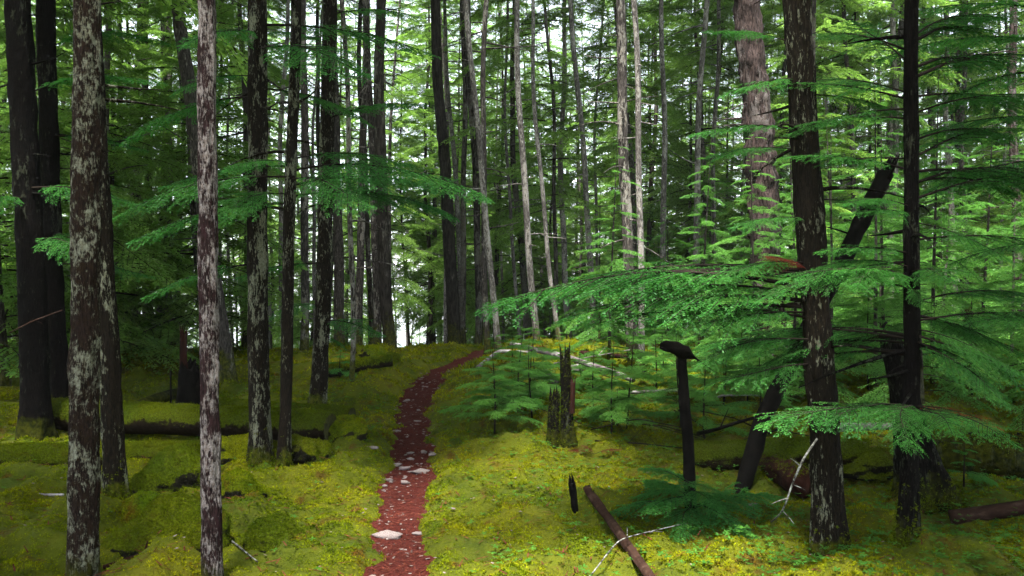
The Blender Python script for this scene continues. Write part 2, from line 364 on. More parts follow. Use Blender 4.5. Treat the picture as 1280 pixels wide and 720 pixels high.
xs = np.unique(np.concatenate([-np.geomspace(6, 2500, 60)[::-1], np.arange(-6, 6, 0.035), np.geomspace(6, 2500, 60)]))
ys = np.unique(np.concatenate([-np.geomspace(1.5, 1500, 26)[::-1], np.arange(-1.5, 3.5, .12), np.arange(3.5, 9, 0.028), np.arange(9, 19, 0.06), np.geomspace(19, 3000, 70)]))
GX, GY = np.meshgrid(xs, ys); GZ = G(GX, GY)
idx = np.arange(GX.size).reshape(GX.shape)
q = np.stack([idx[:-1, :-1], idx[:-1, 1:], idx[1:, 1:], idx[1:, :-1]], -1).reshape(-1, 4)
ground = obj('ground', smooth(mesh_np('ground', np.stack([GX, GY, GZ], -1), [q])), M['moss']); ground['kind'] = 'structure'
# trail: a sheet of red duff lying in the hollow
ty = np.concatenate([np.arange(-6, 3.5, .15), np.arange(3.5, 9, .03), np.arange(9, 22, .06)]); tu = np.linspace(-1, 1, 34)
TX = trail_x(ty)[:, None] + tu[None]*(np.interp(ty, _tyy, _tww) + .22)[:, None]; TY = np.repeat(ty[:, None], 34, 1)
TZ = base_g(TX, TY) + 0.25*(0.055*vnoise(TX*1.7, TY*1.7, 0, 2) + 0.028*vnoise(TX*4.3, TY*4.3, 0, 3)) - 0.045 + .012*vnoise(TX*7, TY*7, 0, 31) + .006*vnoise(TX*30, TY*30, 0, 32) + .012*np.abs(tu)**2
idx = np.arange(TX.size).reshape(TX.shape)
q = np.stack([idx[:-1, :-1], idx[:-1, 1:], idx[1:, 1:], idx[1:, :-1]], -1).reshape(-1, 4)
trail = obj('path', smooth(mesh_np('path', np.stack([TX, TY, TZ], -1), [q])), M['soil']); trail['kind'] = 'structure'
def trail_z(x, y):
    return base_g(x, y) + 0.25*(0.055*vnoise(x*1.7, y*1.7, 0, 2) + 0.028*vnoise(x*4.3, y*4.3, 0, 3)) - 0.045
lk = mesh_np('water', [(-1500, 95, -7.0), (1500, 95, -7.0), (1500, 1400, -7.0), (-1500, 1400, -7.0)], [[(0, 1, 2, 3)]])
lake = obj('water', lk, M['water']); lake['kind'] = 'structure'

# ------------------------------------------------------------------ moss fronds
def tufts(Pn, Nn, size, k=6, seed=0):
    """small leafy shoots: k narrow triangles leaning out of each point"""
    rng = np.random.default_rng(seed); n = len(Pn)
    size = np.broadcast_to(size, (n,))
    up = np.repeat(Nn[:, None], k, 1)
    rv = rng.normal(size=(n, k, 3)); rv -= up*np.sum(rv*up, -1, keepdims=True); rv /= np.linalg.norm(rv, axis=-1, keepdims=True) + 1e-9
    lean = rng.uniform(.55, 1.7, (n, k, 1)); dirv = up + rv*lean; dirv /= np.linalg.norm(dirv, axis=-1, keepdims=True)
    side = np.cross(dirv, up); side /= np.linalg.norm(side, axis=-1, keepdims=True) + 1e-9
    Ls = (size[:, None, None])*rng.uniform(.6, 1.25, (n, k, 1)); w = Ls*rng.uniform(.11, .20, (n, k, 1))
    b = Pn[:, None] + rv*Ls*.12 - up*Ls*.15
    t = b + dirv*Ls
    mid = b + dirv*Ls*.55 + up*Ls*.05
    V = np.stack([b, mid + side*w, t, mid - side*w], 2).reshape(-1, 3)
    q = np.arange(len(V)).reshape(-1, 4)
    return V, q
def scatter_moss():
    rng = np.random.default_rng(3); out = MB()
    for (y0, y1, dens, sz) in ((3.4, 5.5, 4600, .0145), (5.5, 8, 2600, .0185), (8, 12, 850, .031), (12, 20, 300, .055)):
        hw = y1*.72; n = int(dens*(y1-y0)*2*hw)
        x = rng.uniform(-hw, hw, n); y = rng.uniform(y0, y1, n)
        keep = (np.abs(x) < y*.70 + .3) & (trail_d(x, y) > rng.uniform(-.13, .03, n))
        x, y = x[keep], y[keep]
        cl = vnoise(x*5, y*5, 0, 41) + .6*vnoise(x*13, y*13, 0, 42)
        keep = cl > rng.uniform(-.9, .40, len(x)); x, y, cl = x[keep], y[keep], cl[keep]
        z = G(x, y); e = .03
        N_ = np.stack([-(G(x+e, y)-z)/e, -(G(x, y+e)-z)/e, np.ones_like(x)], -1); N_ /= np.linalg.norm(N_, axis=1)[:, None]
        V, q = tufts(np.stack([x, y, z], -1), N_, sz*rng.uniform(.7, 1.3, len(x))*(1 + .35*np.clip(cl, 0, 1)), 5, int(y0*10))
        out.add(V, q)
    o = obj('moss', out.mesh('moss', False), M['tuft']); o['kind'] = 'stuff'
scatter_moss()
def moss_on(parent, me_obj, n, size, seed=0, minz=-.2, name='moss', k=5, m_='tuft', low=0):
    """moss shoots over the upper side of a mesh (same local space)"""
    me = me_obj.data; rng = np.random.default_rng(seed)
    m = len(me.polygons); c = np.empty(m*3); nr = np.empty(m*3); a = np.empty(m)
    me.polygons.foreach_get('center', c); me.polygons.foreach_get('normal', nr); me.polygons.foreach_get('area', a)
    c = c.reshape(-1, 3); nr = nr.reshape(-1, 3)
    p = a*np.clip((nr[:, 2]-minz), 0, None)
    if low: p = p*np.exp(-np.maximum(c[:, 2], 0)/low)*(c[:, 2] < low*3.5)*(c[:, 2] > -.06)
    p /= p.sum(); pick = rng.choice(m, n, p=p)
    jit = np.sqrt(a[pick])[:, None]*.6*rng.normal(size=(n, 3)); jit -= nr[pick]*np.sum(jit*nr[pick], 1, keepdims=True)
    V, q = tufts(c[pick] + jit, nr[pick], size*rng.uniform(.6, 1.3, n), k, seed)
    o = obj(name, smooth(mesh_np(name, V, [q]), False), M[m_], parent); return o

# ------------------------------------------------------------------ foliage
def leaflets(P0, D, Ls, w, rng, tilt=.35):
    """rhombic needles: base points P0, directions D"""
    n = len(P0); D = D/(np.linalg.norm(D, axis=1)[:, None] + 1e-9)
    up = np.tile([0, 0, 1.0], (n, 1)) + rng.normal(size=(n, 3))*tilt
    s = np.cross(D, up); s /= np.linalg.norm(s, axis=1)[:, None] + 1e-9
    L_ = Ls*rng.uniform(.75, 1.2, n)[:, None]; ww = w*rng.uniform(.75, 1.2, n)[:, None]
    m = P0 + D*L_*.5
    V = np.stack([P0, m + s*ww*.5, P0 + D*L_, m - s*ww*.5], 1).reshape(-1, 3)
    return V
def gen_branch(L, seed, lat_step, sub_step, leaf_step, leaf_len, leaf_w, width=.36, droop=.14, bare=.12, r0=.010, sub=True, gap=.0, tip=1.0):
    """a flat hemlock bough along +X. Returns (wood MB, leaf verts)"""
    rng = np.random.default_rng(seed); wood = MB(); LV = []
    bend = rng.normal()*.08
    def axis(t): t = np.asarray(t, float); return np.stack([L*t*(1-.05*t), L*(bend*t*t + .02*np.sin(t*7+seed)), -droop*L*t*t + .03*L*np.sin(t*3.1)], -1)
    tt = np.linspace(0, 1, 12); tube(wood, axis(tt), r0*(1-tt*.85), 4, cap=False)
    def line_leaves(Q, step, ll, lw):
        d = np.diff(Q, axis=0); s = np.concatenate([[0], np.cumsum(np.linalg.norm(d, axis=1))]); tot = s[-1]
        if tot < step*.6: return
        u = np.arange(step*.4, tot, step) + rng.uniform(-.2, .2)*step; u = np.clip(u, 0, tot)
        pt = np.stack([np.interp(u, s, Q[:, i]) for i in range(3)], -1)
        gi = np.clip(np.searchsorted(s, u, 'right')-1, 0, len(d)-1); t_ = d[gi]/(np.linalg.norm(d[gi], axis=1)[:, None] + 1e-9)
        nrm = np.cross(np.tile([0, 0, 1.0], (len(u), 1)), t_); nrm /= np.linalg.norm(nrm, axis=1)[:, None] + 1e-9
        for sg in (1, -1):
            D = t_*rng.uniform(.35, .7, (len(u), 1)) + nrm*sg + rng.normal(size=(len(u), 3))*.14
            LV.append(leaflets(pt, D, ll, lw, rng))
        LV.append(leaflets(Q[-1:], t_[-1:], ll, lw, rng))
    line_leaves(axis(np.linspace(max(bare, .5), 1, 8)), leaf_step, leaf_len, leaf_w)
    n = max(4, int(L*(1-bare)/lat_step))
    for i in range(n):
        t = bare + (1-bare)*(i + rng.uniform(0, 1))/n
        p = axis(t); t2 = axis(min(t+.02, 1.0)) - axis(max(t-.02, 0)); t2 /= np.linalg.norm(t2)
        for sg in (1, -1):
            if rng.random() < gap: continue
            sh = min(1, (t-bare)/.22 + .25)*max(0, 1-t)**.75 + .05
            l = width*L*sh*rng.uniform(.6, 1.15)
            ang = sg*R(62 - 22*t + rng.normal()*7)
            d0 = np.array([t2[0]*math.cos(ang) - t2[1]*math.sin(ang), t2[0]*math.sin(ang) + t2[1]*math.cos(ang), t2[2] + rng.normal()*.10])
            u = np.linspace(0, 1, 6)[:, None]
            fwd = np.array([t2[0], t2[1], 0])
            Q = p + d0*l*u + fwd*l*.22*u*u + np.array([0, 0, -1.])*l*(.10 + .25*rng.random())*u*u
            if l > .12: tube(wood, Q, r0*.32*(1-.7*u[:, 0]), 3, cap=False)
            line_leaves(Q, leaf_step, leaf_len, leaf_w)
            if sub:
                k = int(l/sub_step)
                for j in range(k):
                    uu = (j + .6 + rng.uniform(-.3, .3))/max(k, 1); i0 = min(int(uu*5), 4); fr = uu*5 - i0
                    if uu > 1: continue
                    b = Q[i0]*(1-fr) + Q[i0+1]*fr; td = Q[i0+1] - Q[i0]; td /= np.linalg.norm(td) + 1e-9
                    s2 = 1 if j % 2 else -1
                    sl_ = min(.16, (.36*l*(1-uu) + .018))*rng.uniform(.6, 1.2)
                    a2 = s2*R(52 + rng.normal()*8)
                    dd = np.array([td[0]*math.cos(a2) - td[1]*math.sin(a2), td[0]*math.sin(a2) + td[1]*math.cos(a2), td[2] - .12 + rng.normal()*.12])
                    v_ = np.linspace(0, 1, 3)[:, None]
                    line_leaves(b + dd*sl_*v_ + td*sl_*.15*v_*v_ + np.array([0, 0, -.15])*sl_*v_*v_, leaf_step, leaf_len, leaf_w)
    return wood, np.concatenate(LV)
def quads(V): return np.arange(len(V)).reshape(-1, 4)
class Bough:
    def __init__(s, name, **kw):
        s.droop = kw['droop']
        w, lv = gen_branch(**kw); s.L = kw['L']; s.wood = w.mesh('branch'); s.fol = smooth(mesh_np('foliage', lv, [quads(lv)]), False)
        s.wood.materials.append(M['twig'])
def leafed(b, m):
    me = b.fol.copy(); me.materials.clear(); me.materials.append(m); return me
NEAR = [Bough('near', L=1.0 + .12*i, seed=10+i, lat_step=.046, sub_step=.027, leaf_step=.0075, leaf_len=.0155, leaf_w=.0050, width=.36+.03*(i % 3), droop=.06+.035*i, bare=.14+.08*(i % 2), r0=.009, gap=.1) for i in range(4)]
MID = [Bough('mid', L=1.6 + .2*i, seed=30+i, lat_step=.075, sub_step=.055, leaf_step=.019, leaf_len=.036, leaf_w=.0115, width=.34+.04*(i % 2), droop=.08+.05*i, bare=.15, r0=.012) for i in range(4)]
SAPB = [Bough('sap', L=.6 + .1*i, seed=50+i, lat_step=.038, sub_step=.032, leaf_step=.010, leaf_len=.022, leaf_w=.0095, width=.42, droop=.10+.06*i, bare=.08, r0=.005) for i in range(3)]
FOL = {}
def fol(b, key):
    k = (id(b), key)
    if k not in FOL: FOL[k] = leafed(b, M[key])
    return FOL[k]
def put_branch(parent, origin, p0, p1, roll=0.0, kind='near', leaf='leaf', i=None, label=None):
    """a bough from world point p0 (on the trunk) to its tip p1; roll turns the flat spray about its own axis"""
    p0, p1 = Vector(p0), Vector(p1)
    src = {'near': NEAR, 'mid': MID, 'sap': SAPB}[kind]; b = src[(i if i is not None else random.randrange(len(src))) % len(src)]
    p1 = p1 + Vector((0, 0, b.droop*(p1 - p0).length)); d = p1 - p0; L = d.length; roll *= .42 if kind == 'near' else .62
    x = d.normalized(); zz = Vector((0, 0, 1)); y = zz.cross(x).normalized(); zz = x.cross(y)
    y2 = y*math.cos(roll) + zz*math.sin(roll); z2 = x.cross(y2)
    k = L/b.L; 
    m = Matrix(((x.x, y2.x, z2.x), (x.y, y2.y, z2.y), (x.z, y2.z, z2.z))).to_4x4() @ Matrix.Diagonal((k, k*random.uniform(.85, 1.1), k, 1))
    m.translation = p0 - Vector(origin)
    br = obj('branch', b.wood, None, parent); br.matrix_local = m
    if label: br['label'] = label
    obj('foliage', fol(b, leaf), None, br)
    return br

# crowns of the wood behind: boughs merged into one foliage mesh each
_fb = [gen_branch(L=1.9+.25*i, seed=60+i, lat_step=.15, sub_step=.16, leaf_step=.052, leaf_len=.095, leaf_w=.036, width=.38, droop=.10+.07*i, bare=.15, r0=.016, gap=.12) for i in range(4)]
_fb = [(w, lv) for w, lv in _fb]
def crown_meshes(name, H, z0, n, rlen, seed, top=.25, droop0=.0):
    """(leaf mesh, wood mesh): boughs round an axis from z0 to H, longest low down"""
    rng = np.random.default_rng(seed); LV = []; wd = MB()
    for i in range(n):
        f = (i + rng.uniform(0, 1))/n; z = z0 + (H - z0)*f**1.05
        l = rlen*(1 - (1-top)*f)*rng.uniform(.55, 1.15); az = i*2.39996 + rng.normal()*.35
        w, lv = _fb[rng.integers(4)]; k = l/2.2; rl = rng.normal()*.22; pit = R(8 - 26*(1-f)*rng.random()) + droop0
        c, s_ = math.cos(az), math.sin(az)
        Rm = np.array([[c, -s_, 0], [s_, c, 0], [0, 0, 1.]]) @ np.array([[math.cos(pit), 0, -math.sin(pit)], [0, 1, 0], [math.sin(pit), 0, math.cos(pit)]]) @ np.array([[1, 0, 0], [0, math.cos(rl), -math.sin(rl)], [0, math.sin(rl), math.cos(rl)]])
        LV.append((lv*k) @ Rm.T + [0, 0, z])
        wv = np.concatenate(w.v); wd.add((wv*k) @ Rm.T + [0, 0, z], np.concatenate(w.q))
    LV = np.concatenate(LV); lm = smooth(mesh_np(name, LV, [quads(LV)]), False)
    return lm, wd
def two_mat(name, lm_v, wd, mleaf, mwood):
    wv = np.concatenate(wd.v); wq = np.concatenate(wd.q)
    V = np.concatenate([lm_v, wv]); me = mesh_np(name, V, [quads(lm_v), wq + len(lm_v)])
    me.materials.append(mleaf); me.materials.append(mwood)
    mi = np.zeros(len(me.polygons), np.int32); mi[len(lm_v)//4:] = 1; me.polygons.foreach_set('material_index', mi)
    return me
def crown(name, H, z0, n, rlen, seed, leaf, top=.25):
    lm, wd = crown_meshes(name, H, z0, n, rlen, seed, top)
    v = np.empty(len(lm.vertices)*3, np.float32); lm.vertices.foreach_get('co', v); bpy.data.meshes.remove(lm)
    return two_mat(name, v.reshape(-1, 3), wd, M[leaf], M['twig'])
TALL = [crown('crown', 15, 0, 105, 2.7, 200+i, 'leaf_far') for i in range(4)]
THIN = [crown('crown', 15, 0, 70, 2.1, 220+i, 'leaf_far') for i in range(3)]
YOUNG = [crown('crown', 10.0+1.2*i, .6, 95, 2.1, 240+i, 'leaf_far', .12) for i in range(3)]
SMALL = [crown('crown', 3.2+.6*i, .25, 52, 1.15, 260+i, 'leaf_young', .15) for i in range(3)]

def trunk_mesh(r, H, lean=(0, 0), sides=16, dz=.12, zf=6, rough=.06, flare=.5, fl_h=.22, seed=0, stubs=(0, 1, 5, .6), curve=.0, lobes=5, top=None):
    rng = np.random.default_rng(seed); mb = MB()
    z = np.concatenate([np.arange(-.25, min(zf, H), dz), np.linspace(min(zf, H), H, 10)]) if H > zf else np.arange(-.25, H + dz*.5, dz)
    z = np.unique(z); ph = rng.uniform(0, 9)
    def axis(zz):
        zz = np.asarray(zz, float); b = np.maximum(zz, 0)
        return np.stack([lean[0]*zz + curve*np.sin(b*.55 + ph) - curve*math.sin(ph) + .25*curve*np.sin(b*1.7+ph), lean[1]*zz + curve*np.cos(b*.47 + ph) - curve*math.cos(ph), zz], -1)
    rad = r*(1 - .88*np.clip(z/max(H, 1e-3), 0, 1)**1.1) if top is None else r*(1 - (1-top)*np.clip(z/H, 0, 1))
    lob = rng.uniform(0, 6)
    def rf(i, th):
        zz = z[i]; fl = np.exp(-np.maximum(zz + .05, 0)/fl_h)
        return 1 + flare*fl*(.55 + .45*np.cos(lobes*th + lob)) 
    tube(mb, axis(z), rad, sides, rough, seed, 5.0, True, rf)
    n, s0, s1, sl = stubs
    for k in range(n):
        zz = rng.uniform(s0, s1); az = rng.uniform(0, 2*PI); l = sl*rng.uniform(.25, 1.3); u = np.linspace(0, 1, 5)[:, None]
        p = axis(zz); dr = np.array([math.cos(az), math.sin(az), rng.uniform(-.25, .25)])
        q_ = p + dr*l*u + np.array([0, 0, -1.])*l*u*u*rng.uniform(-.1, .35) + rng.normal(size=3)*.12*l*u**2
        tube(mb, q_, (.012 + .006*l)*(1-.8*u[:, 0])*min(1, r/.06 + .25), 4, cap=False)
    return mb.mesh('trunk'), axis
TREES = {}
def tree(key, label, pt, pb, d, wpx, bark, row=None, crown_set=None, cz=None, H=20, near=0, stubs=None, group=None, curve=.04, name='conifer_tree', flare=.5, cat='tree', lean_y=0.0, fl_h=.2, ptrow=0, moss=0, rough=None, top=None):
    xb = X(pb, d); zb = gz(xb, d); z0 = Z(ptrow, d)
    lx = (X(pt, d) - xb)/(z0 - zb); r = wpx*d/F/2
    t = thing(name, label, cat, (xb, d, zb), group)
    sides, dz, zf = ((88, .014, 3.6), (28, .06, 7), (14, .2, 10))[0 if near == 2 else 1 if near else 2]
    if stubs is None: stubs = (14, 1.5, 9, .7)
    me, ax = trunk_mesh(r, H, (lx, lean_y), sides, dz, zf, rough if rough is not None else (.10 if near else .06), flare, fl_h, abs(hash(key)) % 1000 if isinstance(key, int) else sum(map(ord, key)), stubs, curve, 5, top)
    tr = obj('trunk', me, None, t); me.materials.append(M[bark])
    if crown_set:
        p = ax(cz); c = obj('crown', random.choice(crown_set), None, t); c.location = p; c.rotation_euler.z = random.uniform(0, 6.3)
        k = (H - cz)/15.0 if crown_set in (TALL, THIN) else 1.0; s = random.uniform(.9, 1.15); c.scale = (s, s, k)
    if moss: moss_on(t, tr, moss*2, .022, 3, -.3, low=.10, m_='tuft_dark')
    TREES[key] = (t, ax, (xb, d, zb)); return t
def on_trunk(key, z_world):
    t, ax, b = TREES[key]; p = ax(z_world - b[2]); return Vector((b[0]+p[0], b[1]+p[1], b[2]+p[2]))
random.seed(7)

# ---- trees close to the trail
tree('a', 'very dark thick trunk, broadest at the edge of the wood, behind the lichen-covered trunk', 20, 44, 8.3, 34, 'bark_black', H=24, near=1, crown_set=TALL, cz=5.0, stubs=(10, 2.5, 6, .8))
tree('b', 'dark trunk close beside the broadest black trunk, a little farther back', 64, 74, 9.6, 25, 'bark_black', H=24, near=1, crown_set=TALL, cz=6.5, stubs=(10, 2, 6, .8))
tree('c', 'stout trunk thick with pale green lichen and moss, closest to the viewer', 103, 105, 4.15, 35, 'bark_lichen', H=19, near=2, crown_set=THIN, cz=10.0, stubs=(5, 2, 5, .3), flare=.25, rough=.12, curve=.015)
tree('d', 'thin dark trunk leaning just behind the stout lichen-covered trunk', 119, 144, 5.7, 25, 'bark_mossy', H=18, near=2, crown_set=THIN, cz=9.5, stubs=(8, 2, 5, .4), curve=.02, moss=250)
tree('e', 'slim trunk with pinkish grey scaly lichen bark standing alone near the trail', 262, 265, 4.2, 23, 'bark_pink', H=18, near=2, crown_set=THIN, cz=10.0, stubs=(4, 2, 5, .25), flare=.25, rough=.13, curve=.012)
tree('f', 'grey trunk rising behind the slim pinkish lichen trunk and curving at its mossy foot', 246, 284, 11.5, 19, 'bark_grey', H=20, near=1, crown_set=TALL, cz=6, ptrow=30, curve=.10)
tree('g', 'straight blackish trunk beside the mossy log, thicker of the pair there', 326, 326, 7.0, 26, 'bark_mossy', H=23, near=1, crown_set=THIN, cz=9.0, moss=200, stubs=(10, 2.5, 6, .6), curve=.03, flare=.9, fl_h=.16)
tree('h', 'thin leaning brown trunk, slimmer of the pair beside the mossy log', 381, 352, 6.9, 15, 'bark_mossy', H=19, near=1, crown_set=THIN, cz=9.5, curve=.05, stubs=(8, 2, 6, .6), moss=120, flare=.9, fl_h=.16)
tree('i', 'dark trunk with white flecks and a mossy foot behind the sawn log end', 407, 397, 9.4, 20, 'bark_mossy', H=23, near=1, crown_set=THIN, cz=9.5, moss=200, stubs=(12, 2, 7, .7), flare=.9, fl_h=.16)
tree('q', 'dark spotted trunk leaning slightly, flared at its foot, behind the drooping lichen branch', 992, 1036, 4.85, 36, 'bark_mossy', H=18, near=2, crown_set=TALL, cz=5.0, stubs=(10, 1.2, 4, .5), flare=1.0, curve=.03, moss=300)
tree('r', 'slender black hemlock with many bare drooping limbs and wide green sprays', 1128, 1132, 4.55, 21, 'bark_black', H=9, near=2, stubs=(9, .8, 3.0, .5), flare=.9, moss=300, curve=.05, name='hemlock_tree')
tree('s', 'broken dark trunk with mossy spreading root flare directly behind the slender black hemlock', 1106, 1160, 5.9, 44, 'bark_black', ptrow=415, H=1.2, near=2, stubs=(5, .5, 1.4, .35), flare=1.2, fl_h=.30, moss=500, curve=.03, top=.5, cat='snag', name='broken_snag')
tree('t', 'dim trunk half hidden behind the sprays above the mossy root flare', 1345, 1340, 6.6, 30, 'bark_black', H=18, near=1, crown_set=TALL, cz=7)
# ---- trees of the middle distance
mids = [
 ('m1', 'grey mossy trunk, stouter of two touching trunks at the crest before the lake gap', 478, 487, 15.0, 18, 'bark_far', TALL, 7),
 ('m2', 'slim grey trunk touching the stouter mossy trunk at the crest', 467, 471, 15.3, 11, 'bark_grey', THIN, 7),
 ('m3', 'grey trunk leaning slightly behind the white flecked trunk', 404, 425, 15.8, 15, 'bark_grey', TALL, 7),
 ('m4', 'slim straight grey trunk just beyond the leaning grey one', 449, 449, 15.5, 12, 'bark_grey', THIN, 7),
 ('m5', 'very thin pale-barked pole with a brown foot standing alone in the moss', 438, 438, 10.8, 7.5, 'bark_grey', THIN, 8),
 ('m6', 'thin brownish trunk left of the two touching crest trunks', 460, 463, 17.0, 8, 'bark_far', THIN, 7),
 ('m7', 'dark grey trunk with a wide base where the trail meets the crest', 549, 567, 18.5, 19, 'bark_far', TALL, 7),
 ('m8', 'dark thin trunk standing just beside the end of the trail', 573, 580, 18.8, 9, 'bark_far', THIN, 6),
 ('m9', 'dark upright trunk beyond the point where the trail vanishes', 588, 598, 19.2, 11, 'bark_far', THIN, 7),
 ('m10', 'slender silvery white trunk leaning beside the upper trail', 592, 622, 13.3, 9.5, 'bark_pale', THIN, 8),
 ('m11', 'thin mossy brown trunk paired with the silvery leaning one', 612, 609, 13.6, 9, 'bark_grey', THIN, 8),
 ('m12', 'pale white trunk rising behind the raised end of the fallen birch pole', 650, 671, 15.0, 10, 'bark_pale', THIN, 8),
 ('m13', 'thin pale trunk curving beside the whiter trunk behind the fallen pole', 668, 699, 15.8, 7, 'bark_pale', THIN, 8),
 ('m14', 'thin pale trunk between the curved pale one and the tall scaly pair', 716, 741, 17.5, 9, 'bark_pale', THIN, 8),
 ('m15', 'tall scaly grey trunk, darker and stouter of the touching pair', 768, 794, 13.5, 17, 'bark_grey', TALL, 8),
 ('m16', 'pale slim trunk leaning against the darker scaly grey one', 784, 803, 13.2, 10, 'bark_pale', THIN, 8),
 ('m17', 'straight pale grey trunk alone beyond the touching scaly pair', 826, 825, 18.5, 9, 'bark_pale', THIN, 8),
 ('m18', 'massive reddish brown plated trunk, by far the thickest in the wood', 940, 962, 15.0, 46, 'bark_brown', TALL, 9),
 ('m19', 'slim white-flecked trunk seen beyond the black hemlock', 1190, 1196, 20.0, 8, 'bark_pale', THIN, 8),
 ('m20', 'grey slim trunk next to the white-flecked one beyond the black hemlock', 1212, 1211, 20.5, 8, 'bark_grey', THIN, 8),
 ('m21', 'dark trunk at the very edge of the wood beyond the hemlock sprays', 1272, 1276, 17.0, 13, 'bark_brown', THIN, 8),
 ('m22', 'dark grey trunk seen between the thin leaning dark trunk and the pinkish lichen trunk', 172, 168, 18.0, 10, 'bark_far', THIN, 6),
 ('m23', 'grey trunk over the mossy rise, paired with its darker neighbour', 188, 184, 18.3, 11, 'bark_far', TALL, 6),
 ('m24', 'grey trunk just behind the charred stump', 203, 201, 17.2, 12, 'bark_grey', TALL, 6),
 ('m25', 'dark slim trunk between the charred stump and the pinkish lichen trunk', 222, 216, 18.9, 8, 'bark_far', THIN, 6),
 ('m26', 'thin dark trunk beside the straight blackish one, farther back', 302, 306, 16.2, 9, 'bark_far', THIN, 5),
 ('m27', 'grey trunk seen between the thin leaning brown trunk and the white flecked one', 388, 379, 14.3, 12, 'bark_grey', THIN, 6.5),
]
for k, lab, pt, pb, d, w, bark, cs, cz in mids:
    tree(k, lab, pt, pb, d, w*.86, bark, H=random.uniform(22, 26), crown_set=cs, cz=cz + 3.5 + random.uniform(-.5, 1), stubs=(14 if bark == 'bark_pale' else 22, 1.5, 9, .45 if bark == 'bark_pale' else .8), near=1 if w*d > 180 else 0, rough=.2 if w > 40 else None, curve=.06 if w > 8 else .09)

# ---- the crowded wood beyond: many alike
def far_trunk(i, r, bark, H=20):
    me, ax = trunk_mesh(r, H, (0, 0), 9, .5, 12, .05, .35, .3, 300+i, (26, 1.0, 11, .9), .10); me.materials.append(M[bark]); return me
FT = [far_trunk(i, r, b) for i, (r, b) in enumerate([(.060, 'bark_far'), (.085, 'bark_far'), (.115, 'bark_far'), (.05, 'bark_far'), (.09, 'bark_grey')])]
FP = [far_trunk(20+i, r, 'bark_pale') for i, r in enumerate([.045, .06, .075])]
YT = [far_trunk(40+i, .07, 'bark_far', 10+1.2*i) for i in range(3)]
ST = []
for i in range(3):
    me, ax = trunk_mesh(.03, 3.2+.6*i, (0, 0), 7, .3, 9, .05, .3, .2, 360+i, (4, .3, 2, .4), .03); me.materials.append(M['bark_far']); ST.append(me)
taken = [(b[0], b[1]) for _, _, b in TREES.values()]
rng = random.Random(21)
def free(x, y, dmin): return all((x-a)**2 + (y-b)**2 > dmin**2 for a, b in taken)
def gap(x, y):
    px = 640 + x/y*F
    return 497 < px < 536 and y < 60
def fill(n, y0, y1, dmin, name, label, group, trunks, crowns, cz, allow=lambda x, y: True, sc=(.85, 1.15), bias=1.0):
    k = tries = 0
    while k < n and tries < 20000:
        tries += 1; y = y0 + (y1-y0)*rng.random()**bias; x = rng.uniform(-.72, .72)*y
        if not free(x, y, dmin) or not allow(x, y): continue
        taken.append((x, y)); k += 1
        t = thing(name, label, 'tree', (x, y, gz(x, y)), group); t.rotation_euler = (R(rng.gauss(0, 1.1)), R(rng.gauss(0, 1.3)), rng.uniform(0, 6.3))
        s = rng.uniform(*sc); t.scale = (s, s, s*rng.uniform(.92, 1.1))
        i = rng.randrange(len(trunks)); obj('trunk', trunks[i], None, t)
        c = obj('crown', crowns[i % len(crowns)] if cz is None else rng.choice(crowns), None, t); c.rotation_euler.z = rng.uniform(0, 6.3)
        if cz: c.location.z = rng.uniform(*cz); q_ = rng.uniform(.8, 1.15); c.scale = (q_, q_, (20 - c.location.z)/15)
fill(38, 24, 62, 1.0, 'conifer_tree', 'tall straight dark conifer in the crowded wood beyond the mossy crest', 'dark conifers crowding the wood beyond the crest', FT, TALL, (.5, 4.0), lambda x, y: -.12 < x/y < .24 and not (gap(x, y) and rng.random() < .5))
fill(170, 17.5, 90, .9, 'conifer_tree', 'tall straight dark conifer in the crowded wood beyond the mossy crest', 'dark conifers crowding the wood beyond the crest', FT, TALL + THIN, (2.0, 7.5), lambda x, y: (not gap(x, y) or rng.random() < .8) and not (abs(x - trail_x(y)) < .6), bias=1.25)
fill(95, 17.5, 60, .8, 'slender_tree', 'slender pale-barked tree among the dark conifers beyond the mossy crest', 'pale slender trees in the wood beyond the crest', FP, THIN, (6.0, 10), lambda x, y: x > -.35*y and (not gap(x, y) or rng.random() < .5), bias=1.2)
fill(95, 20, 62, 1.2, 'young_hemlock', 'young hemlock filling the gaps low between the far trunks with layered green boughs', 'young hemlocks between the far trunks', YT, YOUNG, None, lambda x, y: not gap(x, y) and (x/y < -.12 or x/y > -.10), bias=1.0)
fill(14, 10.5, 17, .8, 'young_hemlock', 'young hemlock with sweeping green boughs in the dim wood behind the thick dark trunks', 'young hemlocks behind the thick dark trunks', YT, YOUNG, None, lambda x, y: -.66 < x/y < -.38)
fill(20, 9, 17, .8, 'young_hemlock', 'yellow-green young hemlock in the thicket beyond the spotted trunk and the black hemlock', 'yellow-green young hemlocks in the thicket', ST, SMALL, None, lambda x, y: .30 < x/y < .68)
fill(30, 16, 45, 1.0, 'young_hemlock', 'bright young hemlock with layered boughs deep in the wood beyond the black hemlock', 'bright young hemlocks beyond the black hemlock', YT, YOUNG, None, lambda x, y: .22 < x/y < .70)
fill(26, 12.5, 26, .8, 'hemlock_sapling', 'light green hemlock sapling in the thicket behind the fallen birch pole', 'light green saplings in the thicket', ST, SMALL, None, lambda x, y: .10 < x/y < .68, bias=1.0)

